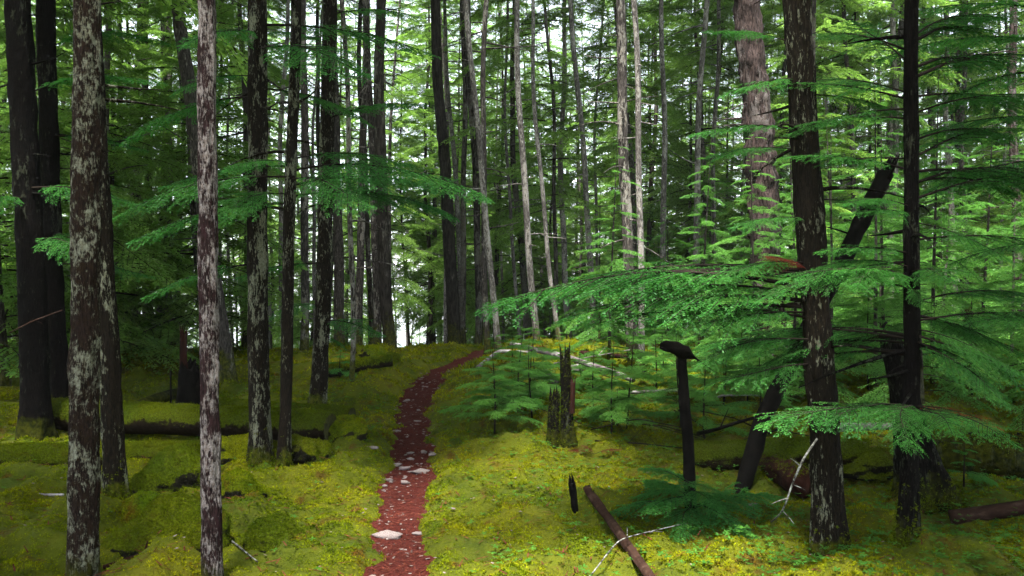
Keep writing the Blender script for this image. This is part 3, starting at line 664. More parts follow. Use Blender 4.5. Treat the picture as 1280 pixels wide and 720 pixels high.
fill_ = rng
for k in range(400):  # ring of unseen conifers, added to block low sky light
    if k >= 40: break
    for _ in range(200):
        a_ = rng.uniform(0, 2*PI); rr_ = 9.5 + 24*rng.random(); x, y = rr_*math.sin(a_), rr_*math.cos(a_)
        if (y > 1 and abs(x) < .78*y + 1.0) or not free(x, y, 1.8) or (R(145) < a_ < R(235) and rr_ < 24): continue
        taken.append((x, y)); t = thing('conifer_tree', 'unseen dark conifer around the viewer, added for its shade', 'tree', (x, y, gz(x, y)), 'unseen conifers added to shade the clearing')
        obj('trunk', FT[k % 5], None, t); c = obj('crown', (TALL + THIN)[k % 7], None, t); c.location.z = rng.uniform(2.0, 6.0); c.rotation_euler.z = rng.uniform(0, 6.3); c.scale = (1.1, 1.1, 1.0)
        break

for k, (x, y) in enumerate([(-4.8, .6), (-3.6, -2.2), (-7.2, .4), (4.3, 1.0), (5.6, 3.6), (3.4, -2.4), (6.8, .6)]):  # unseen flanking conifers, added so their wide crowns darken the near ground
    t = thing('conifer_tree', 'unseen dark conifer around the viewer, added for its shade', 'tree', (x, y, gz(x, y)), 'unseen conifers added to shade the clearing')
    obj('trunk', FT[k % 5], None, t); c = obj('crown', TALL[k % 4], None, t); c.location.z = rng.uniform(4.2, 6.0); c.rotation_euler.z = rng.uniform(0, 6.3); c.scale = (1.35, 1.35, .95)

# ------------------------------------------------------------------ boughs of the near trees
def bough(key, row0, p1, roll=15, kind='near', leaf='leaf', i=None, d1=None, label=None):
    """from the trunk at the height seen in photograph row row0 to a tip at pixel p1 and depth d1"""
    t, ax, b = TREES[key]; a = on_trunk(key, Z(row0, b[1])); tip = (X(p1[0], d1), d1, Z(p1[1], d1))
    return put_branch(t, b, a, tip, R(roll), kind, leaf, i, label)
random.seed(11)
# the broad layered sprays crossing behind the pinkish trunk
for row, p, d1, roll in [(215, (612, 252), 6.3, 24), (235, (560, 240), 7.4, 30), (200, (520, 205), 6.7, 20), (248, (585, 275), 7.6, 26), (225, (470, 262), 5.9, 28),
                         (222, (118, 276), 6.2, -24), (210, (205, 232), 7.3, -26), (243, (250, 285), 6.0, -30), (205, (280, 215), 6.1, -20), (255, (165, 300), 7.6, -28)]:
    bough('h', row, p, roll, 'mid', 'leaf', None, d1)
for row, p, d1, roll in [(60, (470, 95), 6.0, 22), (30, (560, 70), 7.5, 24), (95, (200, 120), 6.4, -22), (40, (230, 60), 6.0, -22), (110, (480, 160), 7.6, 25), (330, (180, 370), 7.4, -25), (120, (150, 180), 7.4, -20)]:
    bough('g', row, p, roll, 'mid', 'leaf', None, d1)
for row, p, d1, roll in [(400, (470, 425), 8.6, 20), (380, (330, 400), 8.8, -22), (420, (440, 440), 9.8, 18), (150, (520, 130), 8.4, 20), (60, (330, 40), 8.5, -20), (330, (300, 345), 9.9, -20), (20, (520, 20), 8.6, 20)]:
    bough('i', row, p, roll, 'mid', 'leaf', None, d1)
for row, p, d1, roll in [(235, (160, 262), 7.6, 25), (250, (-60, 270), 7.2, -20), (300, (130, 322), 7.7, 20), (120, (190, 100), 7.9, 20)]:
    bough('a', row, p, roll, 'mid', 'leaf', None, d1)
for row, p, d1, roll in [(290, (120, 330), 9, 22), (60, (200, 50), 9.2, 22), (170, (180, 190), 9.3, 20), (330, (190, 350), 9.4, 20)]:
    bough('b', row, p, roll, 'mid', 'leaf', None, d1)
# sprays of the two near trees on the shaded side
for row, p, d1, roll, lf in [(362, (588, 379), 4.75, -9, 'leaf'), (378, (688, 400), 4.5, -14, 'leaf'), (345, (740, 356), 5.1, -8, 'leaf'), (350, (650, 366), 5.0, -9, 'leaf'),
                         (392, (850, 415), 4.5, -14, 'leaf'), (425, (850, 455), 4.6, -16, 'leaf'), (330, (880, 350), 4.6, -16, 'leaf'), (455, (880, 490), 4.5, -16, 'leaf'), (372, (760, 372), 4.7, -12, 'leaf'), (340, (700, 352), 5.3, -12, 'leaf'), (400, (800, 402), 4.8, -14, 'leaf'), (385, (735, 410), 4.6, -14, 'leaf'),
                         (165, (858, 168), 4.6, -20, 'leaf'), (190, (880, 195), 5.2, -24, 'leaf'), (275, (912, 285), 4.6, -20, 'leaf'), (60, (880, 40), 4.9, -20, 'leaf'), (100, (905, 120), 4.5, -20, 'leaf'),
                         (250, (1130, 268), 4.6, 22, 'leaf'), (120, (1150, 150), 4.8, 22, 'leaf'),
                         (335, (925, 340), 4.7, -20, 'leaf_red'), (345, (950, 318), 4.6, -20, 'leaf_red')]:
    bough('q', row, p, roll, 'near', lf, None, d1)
for row, p, d1, roll, lf in [(345, (975, 350), 4.1, -16, 'leaf'), (340, (1190, 352), 3.9, 18, 'leaf'), (352, (1060, 338), 4.0, -14, 'leaf'), (335, (1005, 335), 4.4, -14, 'leaf'),
                         (512, (950, 535), 4.0, -16, 'leaf'), (506, (1290, 556), 3.9, 20, 'leaf'), (508, (1100, 556), 3.7, -14, 'leaf'), (512, (1215, 542), 3.75, 16, 'leaf'), (508, (1030, 532), 4.0, -14, 'leaf'),
                         (440, (930, 470), 5.5, -20, 'leaf'), (430, (970, 440), 5.4, -18, 'leaf'), (425, (905, 425), 5.5, -20, 'leaf'), (410, (1285, 470), 4.2, 22, 'leaf'), (430, (1270, 500), 4.4, 22, 'leaf'), (400, (1250, 435), 4.8, 22, 'leaf'),
                         (300, (1330, 305), 4.4, 18, 'leaf'), (250, (1320, 215), 4.7, 20, 'leaf'), (230, (1300, 250), 4.9, 20, 'leaf'), (180, (1290, 175), 5.0, 20, 'leaf'), (145, (1320, 120), 4.6, 18, 'leaf'),
                         (260, (1040, 255), 4.3, -20, 'leaf'), (150, (985, 158), 4.6, -20, 'leaf'), (200, (1010, 210), 4.8, -20, 'leaf'), (120, (1000, 100), 5.0, -20, 'leaf'), (100, (1270, 70), 5.2, 20, 'leaf'), (70, (1020, 40), 5.2, -20, 'leaf'), (50, (1250, 20), 5.0, 20, 'leaf'),
                         (380, (1330, 375), 4.6, 18, 'leaf'), (505, (1262, 535), 4.15, 20, 'leaf_dead')]:
    bough('r', row, p, roll, 'near', lf, None, d1, 'rusty orange dead spray' if lf == 'leaf_dead' else None)
    if lf == 'leaf' and row < 480:
        for _ in range(1): bough('r', row + random.uniform(-26, 22), (p[0] + random.uniform(-55, 55), p[1] + random.uniform(-24, 34)), roll, 'near', lf, None, d1 + random.uniform(-.35, .45))
for row, p, d1, roll in [(60, (1080, 75), 6.5, -20), (90, (1150, 140), 6.3, -20), (20, (1120, 15), 6.6, -20), (200, (1130, 240), 6.2, -20), (300, (1170, 330), 6.7, -20), (150, (1110, 180), 7, -20), (400, (1180, 420), 6.2, -20)]:
    bough('t', row, p, roll, 'mid', 'leaf', None, d1)

# ------------------------------------------------------------------ saplings in the moss
def sapling(label, x, y, h, r, n=16, leaf='leaf_young', kind='mid', group=None, lean=(0, 0), z0=.15, seed=0, name='hemlock_sapling', lo=.9):
    rg = random.Random(seed); z = gz(x, y); t = thing(name, label, 'sapling', (x, y, z), group)
    u = np.linspace(0, 1, 9)[:, None]; P = np.array([lean[0], lean[1], h])*u + np.array([0, 0, -.08]) + np.sin(u*5 + seed)*np.array([.02, .02, 0])*h*u
    mb = MB(); tube(mb, P, np.interp(u[:, 0], [0, 1], [.007 + .006*h, .002]), 6); obj('stem', mb.mesh('stem'), M['twig'], t)
    for i in range(n):
        f = z0 + (1 - z0)*(i + rg.random())/n; a = i*2.4 + rg.uniform(-.5, .5); l = r*(1.05 - f*lo)*rg.uniform(.7, 1.2)
        p = Vector(np.array([lean[0], lean[1], h])*f) + Vector((x, y, z)); q_ = p + Vector((math.cos(a)*l, math.sin(a)*l, l*rg.uniform(-.22, .12)))
        put_branch(t, (x, y, z), p, q_, R(rg.uniform(-14, 14)), 'sap', leaf)
    return t
sp = [('bushy young hemlock in open moss close beside the trail', 618, 556, 1.0, .62, 18, 'leaf_young', 'near'),
      ('feathery hemlock sapling just in front of the pale trunk by the fallen pole', 668, 506, 1.0, .6, 16, 'leaf_young', 'mid'),
      ('thin-stemmed sapling with airy sprays right behind the mossy broken stump', 742, 530, 1.0, .6, 15, 'leaf_young', 'mid'),
      ('upright airy sapling between the mossy broken stump and the bent black snag', 765, 560, 1.05, .55, 13, 'leaf_young', 'near'),
      ('sapling with a fine dark stem just behind the bent black snag', 880, 560, 1.0, .6, 14, 'leaf_young', 'mid'),
      ('low wide hemlock sapling growing at the foot of the bent black snag', 862, 655, .26, .66, 9, 'leaf', 'near'),
      ('sapling crowding the leaning dead trunk on its sunny side', 950, 545, 1.1, .6, 14, 'leaf_young', 'mid'),
      ('pale green sapling behind the spotted leaning trunk', 1010, 500, 1.2, .7, 14, 'leaf_young', 'mid'),
      ('sapling in the light beyond the mossy root flare', 1215, 500, 1.5, .9, 16, 'leaf_young', 'mid'),
      ('tall sapling filling the gap between spotted trunk and black hemlock', 1085, 490, 1.7, .8, 16, 'leaf_young', 'mid'),
      ('small dim seedling beside the dark fallen log past the root flare', 1205, 625, .42, .28, 8, 'leaf', 'near'),
      ('small sapling under the white trunks by the raised pole end', 640, 470, .7, .5, 10, 'leaf_young', 'mid'),
      ('little sapling above the peeling grey log chunk', 700, 482, .8, .5, 12, 'leaf_young', 'mid'),
      ('sapling in the thicket straight behind the bent black snag top', 820, 500, 1.1, .7, 14, 'leaf_young', 'mid'),
      ('green sapling leaning over the long pale stick in the thicket', 905, 505, 1.2, .7, 14, 'leaf_young', 'mid'),
      ('tiny hemlock seedling beside the thin pale pole in the moss', 425, 470, .5, .4, 8, 'leaf', 'mid')]
random.seed(5)
for i, (lab, px, row, h, r, n, lf, kd) in enumerate(sp):
    x, y = ground_at(px, row); sapling(lab, x, y, h, r, int(n*1.7), lf, kd, seed=i, lo=.55 if h < .4 else .9)

rs = random.Random(99)
for k in range(30):
    px = rs.uniform(575, 990); row = rs.uniform(462, 560) - max(0, px - 800)*.1
    x, y = ground_at(px, row)
    if float(trail_d(x, y)) < .45: continue
    h_ = rs.uniform(.45, 1.25)*(.55 if px < 810 and row < 505 else 1); sapling('airy bright green hemlock sapling in the tangle around the fallen birch pole', x, y, h_, .32 + .3*h_, 15, 'leaf_young', group='airy saplings around the birch pole', seed=200+k, lean=(rs.uniform(-.1, .1), rs.uniform(-.1, .1)))

# ------------------------------------------------------------------ stumps and snags
def stump_from(name, label, cat, px, row, parts, group=None):
    x, y = ground_at(px, row); t = thing(name, label, cat, (x, y, gz(x, y)), group)
    for (pn, mb, m, ms) in parts(y):
        o = obj(pn, mb.mesh(pn), M[m], t)
        if ms: moss_on(o, o, ms[0], ms[1], 4, -.1, m_='tuft_dark')
    return t
def jag(mb, r, h, sides, seed, flare=.5, jh=.25, lean=(0, 0), rough=.14, px=1.0):
    """a broken column: its top edge splintered"""
    n = max(8, int(h/.035)); u = np.linspace(0, 1, n); z = -.12 + (h + .12)*u
    th = np.linspace(0, 2*PI, sides, endpoint=False)
    rr = r*(1 - .25*u)[:, None]*(1 + flare*np.exp(-np.maximum(z, 0)/.14)[:, None]*(.6 + .4*np.cos(4*th + seed))[None])
    rr = rr*(1 + rough*vnoise(np.cos(th)[None]*2 + seed, np.sin(th)[None]*2, z[:, None]*4, seed) + rough*.6*vnoise(np.cos(th)[None]*6 + seed, np.sin(th)[None]*6, z[:, None]*2, seed+1))
    top = jh*(vnoise(np.cos(th)*2.2 + seed*3, np.sin(th)*2.2, 0, seed+2) + .8*vnoise(np.cos(th)*5 + seed, np.sin(th)*5, 0, seed+4)) 
    zz = z[:, None] + np.clip((u - .55)/.45, 0, 1)[:, None]**1.5*top[None]
    V = np.stack([rr*np.cos(th)*px + lean[0]*zz, rr*np.sin(th) + lean[1]*zz, zz], -1)
    idx = np.arange(n*sides).reshape(n, sides); a, b = idx[:-1], idx[1:]
    q_ = np.stack([a, np.roll(a, -1, 1), np.roll(b, -1, 1), b], -1).reshape(-1, 4)
    c = np.array([[lean[0]*(h-.1), lean[1]*(h-.1), h - .12]]); k = n*sides
    mb.add(np.concatenate([V.reshape(-1, 3), c]), q_, [(k, idx[-1, j], idx[-1, (j+1) % sides]) for j in range(sides)])
def charred_parts(d):
    s = d/F; a = MB(); jag(a, 15*s, 66*s, 40, 3, 1.0, .08); jag(a, 13*s, 40*s, 24, 8, .6, .12, (.12, 0))
    b = MB(); v = MB(); jag(v, 5.5*s, 104*s, 14, 5, .1, .10, (0, 0)); v.v[0] = v.v[0] + np.array([-.07, .02, 0]); 
    w = MB(); jag(w, 1.6*s, 58*s, 7, 6, .1, .05); w.v[0] = w.v[0] + np.array([-.20, -.03, 0])
    return [('trunk', a, 'charred', None), ('splinter', v, 'red_wood', None), ('splinter', w, 'charred', None)]
stump_from('tree_stump', 'charred black stump with a tall reddish splinter standing at its back', 'stump', 236, 517, charred_parts)
def mossy_parts(d):
    s = d/F; a = MB(); jag(a, 8.5*s, 104*s, 30, 13, .5, .16, (-.02, 0), .22); b = MB(); jag(b, 8*s, 62*s, 26, 17, .5, .10, (.03, 0), .2)
    a.v[0] = a.v[0] + np.array([.055, 0, 0]); b.v[0] = b.v[0] + np.array([-.085, -.03, 0])
    c = MB(); jag(c, 4*s, 22*s, 14, 19, .1, .08, (.05, 0), .3); c.v[0] = c.v[0] + np.array([.10, -.035, .42])
    return [('trunk', a, 'bark_black', (900, .013, 1)), ('trunk', b, 'bark_black', (800, .013, 1)), ('rotten_wood', c, 'red_wood', None)]
stump_from('tree_stump', 'broken mossy double stump with a patch of red rotten wood', 'stump', 702, 560, mossy_parts)
def stick_thing(name, label, cat, pts, r, m, sides=10, rough=.12, seed=1, twigs=(), group=None, moss=None, rtaper=.3, part='limb', extra=None, splinter=False):
    """pts: world points; a solid bough or log; twigs: (start fraction, end offset, radius)"""
    P = np.array(pts, float); o0 = P[0].copy(); n = max(14, int(np.linalg.norm(P[-1]-P[0])/.05)); s = np.linspace(0, len(P)-1, n)
    Q = np.stack([np.interp(s, range(len(P)), P[:, i]) for i in range(3)], -1) - o0
    if len(P) > 2:
        for _ in range(2): Q[1:-1] = (Q[:-2] + 2*Q[1:-1] + Q[2:])/4
    Q = Q + np.stack([vnoise(s*1.3 + seed, 0*s, 0, seed+i) for i in range(3)], -1)*r*.35
    mb = MB(); rr = r*(1 - rtaper*np.linspace(0, 1, n)); tube(mb, Q, rr, sides, rough, seed, 8.0)
    for f, off, tr in twigs:
        k = int(f*(n-1)); u = np.linspace(0, 1, 7)[:, None]; off = np.array(off, float)
        W_ = Q[k] + off*u + np.sin(u*4 + seed)*np.array([.01, .01, .02])*np.linalg.norm(off)*2*u
        tube(mb, W_, tr*(1-.7*u[:, 0]), 5, rough, seed+3)
    if splinter:
        dv = (Q[-1] - Q[-3]); dv /= np.linalg.norm(dv); rr_ = rr[-1]; sx = np.cross(dv, [0, 0, 1.0]) + 1e-3; sx /= np.linalg.norm(sx); sy = np.cross(dv, sx); r9 = np.random.default_rng(seed)
        for k in range(9):
            a_ = r9.uniform(0, 6.3); c_ = Q[-1] + (sx*math.cos(a_) + sy*math.sin(a_))*rr_*r9.uniform(.2, .75); l_ = rr_*r9.uniform(.8, 3.2)
            tube(mb, [c_ - dv*rr_, c_ + dv*l_*.5, c_ + dv*l_], [rr_*.34, rr_*.22, rr_*.03], 5)
    if moss or extra:
        t = thing(name, label, cat, tuple(o0), group); o = obj(part, mb.mesh(part), M[m], t)
        if moss: moss_on(t, o, moss[0]*3, moss[1]*.48, seed, moss[2], m_='tuft' if len(moss) > 3 else 'tuft_dark')
        if extra: extra(t, Q, r)
        return t
    o = obj(name, mb.mesh(name), M[m]); o.location = tuple(o0); return tag(o, label, cat, group)
def pt(px, row, d): return (X(px, d), d, Z(row, d))
def gp(px, row, up=0.0):
    x, y = ground_at(px, row); return (x, y, gz(x, y) + up)
def lo(p, dz): return (p[0], p[1], p[2] + dz)
# bent black snag
g0 = gp(866, 648); dd = g0[1]
stick_thing('dead_snag', 'thin black dead snag with its bent broken top hanging sideways', 'snag', [lo(g0, -.1), pt(860, 560, dd), pt(853, 500, dd), pt(852, 443, dd)], 7.6*dd/F, 'charred', 16, .14, 3,
            rtaper=.2, extra=lambda t, Q, r: (lambda mb: (tube(mb, np.linspace(np.array(pt(894, 466, dd-.02)) - np.array(t.location), np.array(pt(826, 432, dd-.10)) - np.array(t.location), 12) + np.stack([np.zeros(12), np.zeros(12), .035*np.sin(np.linspace(0, PI, 12))], -1), r*np.array([.05, .07, .09, .11, .15, .5, .95, .95, 1.0, .9, .85, .5]), 18, .32, 9, 14.0), obj('broken_top', mb.mesh('broken_top'), M['charred'], t)))(MB()), part='trunk')
g1 = gp(921, 612); d1 = g1[1]
stick_thing('dead_snag', 'long leaning dead trunk with a broken top behind the spotted trunk', 'snag', [lo(g1, -.1), pt(953, 520, d1+.1), pt(1055, 322, d1+.35), pt(1104, 217, d1+.5)], 9.5*d1/F, 'charred', 16, .16, 6, rtaper=-.15, twigs=[(.5, (.4, -.2, .1), .012), (.75, (-.3, .1, .1), .01)], splinter=True)
g2 = gp(721, 643); stick_thing('broken_stub', 'short dark stub sticking up from the moss beside the bare brown log', 'stub', [lo(g2, -.08), pt(714, 605, g2[1])], 5*g2[1]/F, 'charred', 14, .3, 8, rtaper=.1, splinter=True)
g3 = gp(1213, 490); stick_thing('broken_stub', 'reddish dark stub in the sunny thicket past the root flare', 'stub', [lo(g3, -.1), pt(1212, 400, g3[1])], 8*g3[1]/F, 'red_wood', 14, .3, 9, rtaper=.1, splinter=True)

# ------------------------------------------------------------------ logs
def on(px, d, r, k=.7):
    x = X(px, d); return (x, d, gz(x, d) + r*k)
def log(name, label, p0, p1, r, m='log_bark', moss=None, seed=1, end=None, rtaper=.1, rough=.07, mid=None):
    def ends(t, Q, r_):
        if not end: return
        mb = MB(); dv = (Q[-1] - Q[-2]); dv /= np.linalg.norm(dv); rr = r_*(1 - rtaper)
        tube(mb, [Q[-1] - dv*.01, Q[-1] + dv*.006], [rr*.93, rr*.88], 30, .03, seed); obj('cut_end', mb.mesh('cut_end', False), M['log_wood'], t)
    pts = [p0, p1] if mid is None else [p0, mid, p1]
    return stick_thing(name, label, 'log', pts, r, m, 30, rough, seed, moss=moss, rtaper=rtaper, part='bark', extra=ends if end else None)
e = on(416, 7.75, .165); log('fallen_log', 'long thick moss-covered log with a sawn end facing the trail', on(60, 8.7, .165, .8), e, .165, 'log_bark', (2600, .030, .15), 2, True)
log('fallen_log', 'dark mossy log lying lowest and longest across the shaded moss', on(-90, 6.9, .14), on(262, 7.3, .14), .14, 'log_bark', (2200, .03, -.05), 4)
e2 = on(441, 9.2, .12); log('fallen_log', 'shorter mossy log lying just behind the sawn log', on(250, 9.8, .12), e2, .12, 'log_bark', (1500, .034, 0), 6, True)
log('fallen_log', 'small log buried in golden moss near the thin pale pole', gp(395, 470, .06), lo(gp(489, 467), .09), .10, 'log_bark', (900, .045, -.1, 1), 8, True)
log('fallen_log', 'straight dead limb sloping down from the charred stump', gp(146, 520, .06), pt(222, 492, 10.5), .075, 'bark_black', None, 9)
log('fallen_log', 'dark mossy log in the shade behind the bent and spotted snags', gp(872, 583, .10), gp(1090, 600, .10), .14, 'log_bark', (900, .03, 0), 11)
log('fallen_log', 'big shadowed log lying behind the mossy root flare', gp(1140, 583, .12), gp(1400, 610, .14), .20, 'bark_black', (900, .03, .3), 12)
log('fallen_log', 'slim brownish log in deep shade in front of the root flare', gp(1190, 652, .04), gp(1330, 664, .05), .055, 'brown_wood', None, 13)
log('rotten_log', 'short chunk of reddish rotten log behind the spotted trunk', gp(945, 588, .08), gp(1012, 622, .08), .12, 'red_wood', (250, .03, .3), 14, rough=.2)
log('bare_log', 'bare brown stripped log slanting through the moss toward the viewer', gp(734, 634, .04), gp(826, 735, .03), .030, 'brown_wood', None, 15, True, rough=.2)
log('fallen_pole', 'long white-flecked birch pole propped across the thicket behind the mossy stump', pt(640, 430, 12.6), pt(792, 474, 10.6), .042, 'grey_wood', None, 16, True, mid=pt(716, 449, 11.6))
stick_thing('fallen_branch', 'pale broken branch lying in moss under the two leaning trunks', 'branch', [gp(597, 464, .03), gp(625, 452, .06), pt(664, 440, 13)], .035, 'grey_wood', 10, .1, 17)
stick_thing('fallen_branch', 'pale crooked stick below the birch pole', 'branch', [gp(678, 468, .03), gp(694, 460, .06), pt(712, 455, 11.5)], .022, 'grey_wood', 8, .1, 18)
log('log_chunk', 'short peeling white log chunk beside the mossy stump', gp(680, 478, .05), gp(697, 480, .05), .085, 'grey_wood', None, 19)
log('log_chunk', 'small whitish wood block just behind the mossy stump top', gp(716, 470, .06), gp(724, 466, .06), .07, 'grey_wood', None, 29)
stick_thing('fallen_branch', 'long pale stick lying level in the thicket behind the bent snag', 'branch', [gp(770, 502, .12), gp(830, 506, .12), gp(880, 504, .14)], .022, 'grey_wood', 8, .1, 20)
stick_thing('fallen_branch', 'dark reddish log end lying beyond the birch pole', 'branch', [gp(725, 452, .08), gp(785, 454, .08)], .05, 'red_wood', 10, .1, 21)
stick_thing('fallen_branch', 'thin pale stick slanting over a dark log in the thicket', 'branch', [gp(880, 508, .1), gp(905, 512, .22), gp(948, 508, .12)], .018, 'grey_wood', 8, .1, 22)
stick_thing('fallen_branch', 'dark arching bough reaching from the bent snag to the leaning trunk', 'branch', [gp(872, 560, .05), pt(900, 535, 7.0), pt(945, 522, 7.0)], .02, 'charred', 8, .1, 23, twigs=[(.5, (.1, .1, .15), .008)])
stick_thing('fallen_branch', 'grey-white log glimpsed between spotted trunk and black hemlock', 'branch', [gp(1045, 548, .1), gp(1120, 545, .12)], .05, 'grey_wood', 10, .1, 24)
stick_thing('fallen_branch', 'whitish lichen-coated dead branch drooping against the spotted trunk', 'branch', [pt(1021, 548, 4.55), pt(1003, 575, 4.5), pt(990, 605, 4.5), pt(978, 640, 4.5), lo(gp(964, 672), .01)], .0065, 'lichen_twig', 8, .2, 25,
            twigs=[(.35, (-.06, -.02, .05), .005), (.5, (.06, -.04, -.02), .004), (.68, (-.09, 0, -.03), .005), (.8, (.05, -.05, -.06), .004)])
stick_thing('fallen_branch', 'thin lichen-white twig lying across the bare brown log', 'branch', [gp(736, 724, .03), gp(772, 700, .06), gp(800, 690, .07), gp(850, 676, .02)], .0045, 'lichen_twig', 7, .2, 26, twigs=[(.5, (.02, .12, .03), .004), (.75, (.1, -.03, .02), .003)])
stick_thing('fallen_branch', 'reddish brown forked branch lying in moss between the lichen trunks', 'branch', [gp(130, 716, .02), gp(160, 716, .03), gp(184, 712, .05), pt(214, 692, 4.5)], .013, 'red_wood', 9, .15, 27, rtaper=-.5, twigs=[(.62, (.03, -.02, .09), .010), (.8, (.05, .0, -.04), .009)])
stick_thing('fallen_branch', 'short pale twig in the moss in front of the slim pinkish trunk', 'branch', [gp(290, 694, .02), gp(322, 718, .02)], .006, 'lichen_twig', 6, .2, 28)
stick_thing('fallen_branch', 'grey stick lying before the second mossy mound by the thin leaning trunk', 'branch', [gp(45, 622, .02), gp(80, 624, .03)], .014, 'grey_wood', 6, .2, 30)
stick_thing('fallen_branch', 'dead twig arching out in front of the broadest black trunk', 'branch', [pt(12, 416, 7.9), pt(40, 402, 7.7), pt(78, 388, 7.4)], .008, 'brown_wood', 6, .2, 31, twigs=[(.4, (.1, -.05, .06), .004), (.6, (.1, -.05, -.03), .004)])
rg = random.Random(77)
for k in range(8):
    px, row = rg.choice([(rg.uniform(750, 960), rg.uniform(430, 470)), (rg.uniform(650, 800), rg.uniform(436, 470))]); a = gp(px, row); an = rg.uniform(-.6, .6) + (PI if rg.random() < .5 else 0); l = rg.uniform(.6, 1.8)
    b = (a[0] + math.cos(an)*l, a[1] + math.sin(an)*l*.6, 0); bz = gz(b[0], b[1]) + rg.uniform(.05, .6)
    stick_thing('dead_stick', 'thin weathered dead stick tangled in the brush beyond the birch pole', 'stick', [lo(a, .03), (b[0], b[1], bz)], rg.uniform(.007, .014), 'grey_wood', 6, .2, 100+k, twigs=[(.6, (.15, .1, .15), .006)], group='dead sticks tangled beyond the birch pole')

for k in range(16):
    a = gp(rg.uniform(730, 1010), rg.uniform(490, 575)); an = rg.uniform(-.5, .5) + (PI if rg.random() < .5 else 0); l = rg.uniform(.4, 1.1)
    b = (a[0] + math.cos(an)*l, a[1] + math.sin(an)*l, 0); bz = gz(b[0], b[1]) + rg.uniform(.02, .3)
    stick_thing('dead_twig', 'thin dark dead twig in the tangle between the bent snag and the spotted trunk', 'twig', [lo(a, .02), ((a[0]+b[0])/2, (a[1]+b[1])/2, (a[2]+bz)/2 + rg.uniform(.02, .12)), (b[0], b[1], bz)], rg.uniform(.004, .009), 'twig', 5, .2, 140+k, twigs=[(.4, (.12, .08, .1), .003), (.7, (-.08, .1, .08), .003)], group='dark twigs in the tangle by the bent snag')

# ------------------------------------------------------------------ mossy mounds and boulders
def mound(label, px, row, wpx, hpx, dpx=None, seed=1, n=900, name='moss_mound', cat='mound', size=.03):
    x, y = ground_at(px, row); s = y/F; rx, rz = wpx*s/2, hpx*s; ry = (dpx or wpx*.8)*s/2; z = gz(x, y)
    u = np.linspace(0, 2*PI, 48, endpoint=False); v = np.linspace(.02, PI*.58, 24)
    ct = np.cos(u)[None]*np.sin(v)[:, None]; st = np.sin(u)[None]*np.sin(v)[:, None]; cz = np.cos(v)[:, None]*np.ones((1, 48))
    k = 1 + .34*vnoise(ct*1.3 + seed*7, st*1.3, cz*1.3, seed) + .12*vnoise(ct*5 + seed, st*5, cz*5, seed+1)
    V = np.stack([ct*rx*k, st*ry*k, cz*rz*k], -1).reshape(-1, 3); idx = np.arange(24*48).reshape(24, 48); a, b = idx[:-1], idx[1:]
    q_ = np.stack([np.roll(a, -1, 1), a, b, np.roll(b, -1, 1)], -1).reshape(-1, 4)
    mb = MB(); mb.add(np.concatenate([V, [[0, 0, rz*1.02]]]), q_, [(24*48, j, (j+1) % 48) for j in range(48)])
    t = thing(name, label, cat, (x, y, z)); o = obj('rock', mb.mesh('rock'), M['rock_dark' if seed % 2 == 0 else 'rock'], t); moss_on(t, o, int(n*3.2), size*.46, seed, .0, m_='tuft_dark' if seed % 2 == 0 else 'tuft'); return t
mound('rounded mossy mound right behind the pinkish trunk', 215, 618, 92, 46, seed=2)
mound('small mossy lump at the foot of the thin leaning dark trunk', 182, 648, 54, 34, seed=3, n=500)
mound('broad low mossy mound in front between the two lichen trunks', 212, 692, 130, 52, seed=4, n=1500, size=.026)
mound('mossy mound between the pinkish trunk and the blackish pair', 300, 628, 66, 32, seed=5, n=700)
mound('mossy lump in front of the sawn log end', 383, 582, 66, 34, seed=6, n=700)
mound('golden mossy bulge beyond the sawn log beside the trail', 430, 560, 70, 30, seed=7, n=800)
mound('dark green mossy boulder near the crest by the touching trunks', 488, 456, 28, 19, seed=8, n=400, size=.05)
mound('mossy hump on the crest behind the boulder', 462, 452, 40, 14, seed=9, n=400, size=.05)
mound('low mound with a brown hollow beside the trail', 345, 690, 80, 34, seed=10, n=800, size=.026)
mound('mossy hummock behind the birch pole', 712, 440, 50, 11, seed=11, n=400, size=.06)
mound('rounded mossy hummock at the foot of the tall scaly pair', 800, 462, 40, 14, seed=12, n=300, size=.06)
mound('mossy lump under the straight blackish trunk', 290, 580, 70, 30, seed=13, n=600)
mound('dark mossy mound near the foot of the spotted trunk', 1085, 600, 70, 26, seed=14, n=500)

# ------------------------------------------------------------------ damp air
hm = mat('damp_air'); N_h = NT(hm); pv = N_h.n('ShaderNodeVolumePrincipled'); pv.inputs['Color'].default_value = (0.93, 0.97, 1.0, 1); pv.inputs['Density'].default_value = HAZE; pv.inputs['Anisotropy'].default_value = 0.2
ho = N_h.n('ShaderNodeOutputMaterial'); N_h.l(pv.outputs[0], ho.inputs['Volume'])
hx, hy0, hy1, hz0, hz1 = 2600, -1600, 3100, -14.0, 40.0
hv = [(-hx, hy0, hz0), (hx, hy0, hz0), (hx, hy1, hz0), (-hx, hy1, hz0), (-hx, hy0, hz1), (hx, hy0, hz1), (hx, hy1, hz1), (-hx, hy1, hz1)]
haze = obj('haze', mesh_np('haze', hv, [[(0, 3, 2, 1), (4, 5, 6, 7), (0, 1, 5, 4), (1, 2, 6, 5), (2, 3, 7, 6), (3, 0, 4, 7)]]), hm); haze['kind'] = 'stuff'

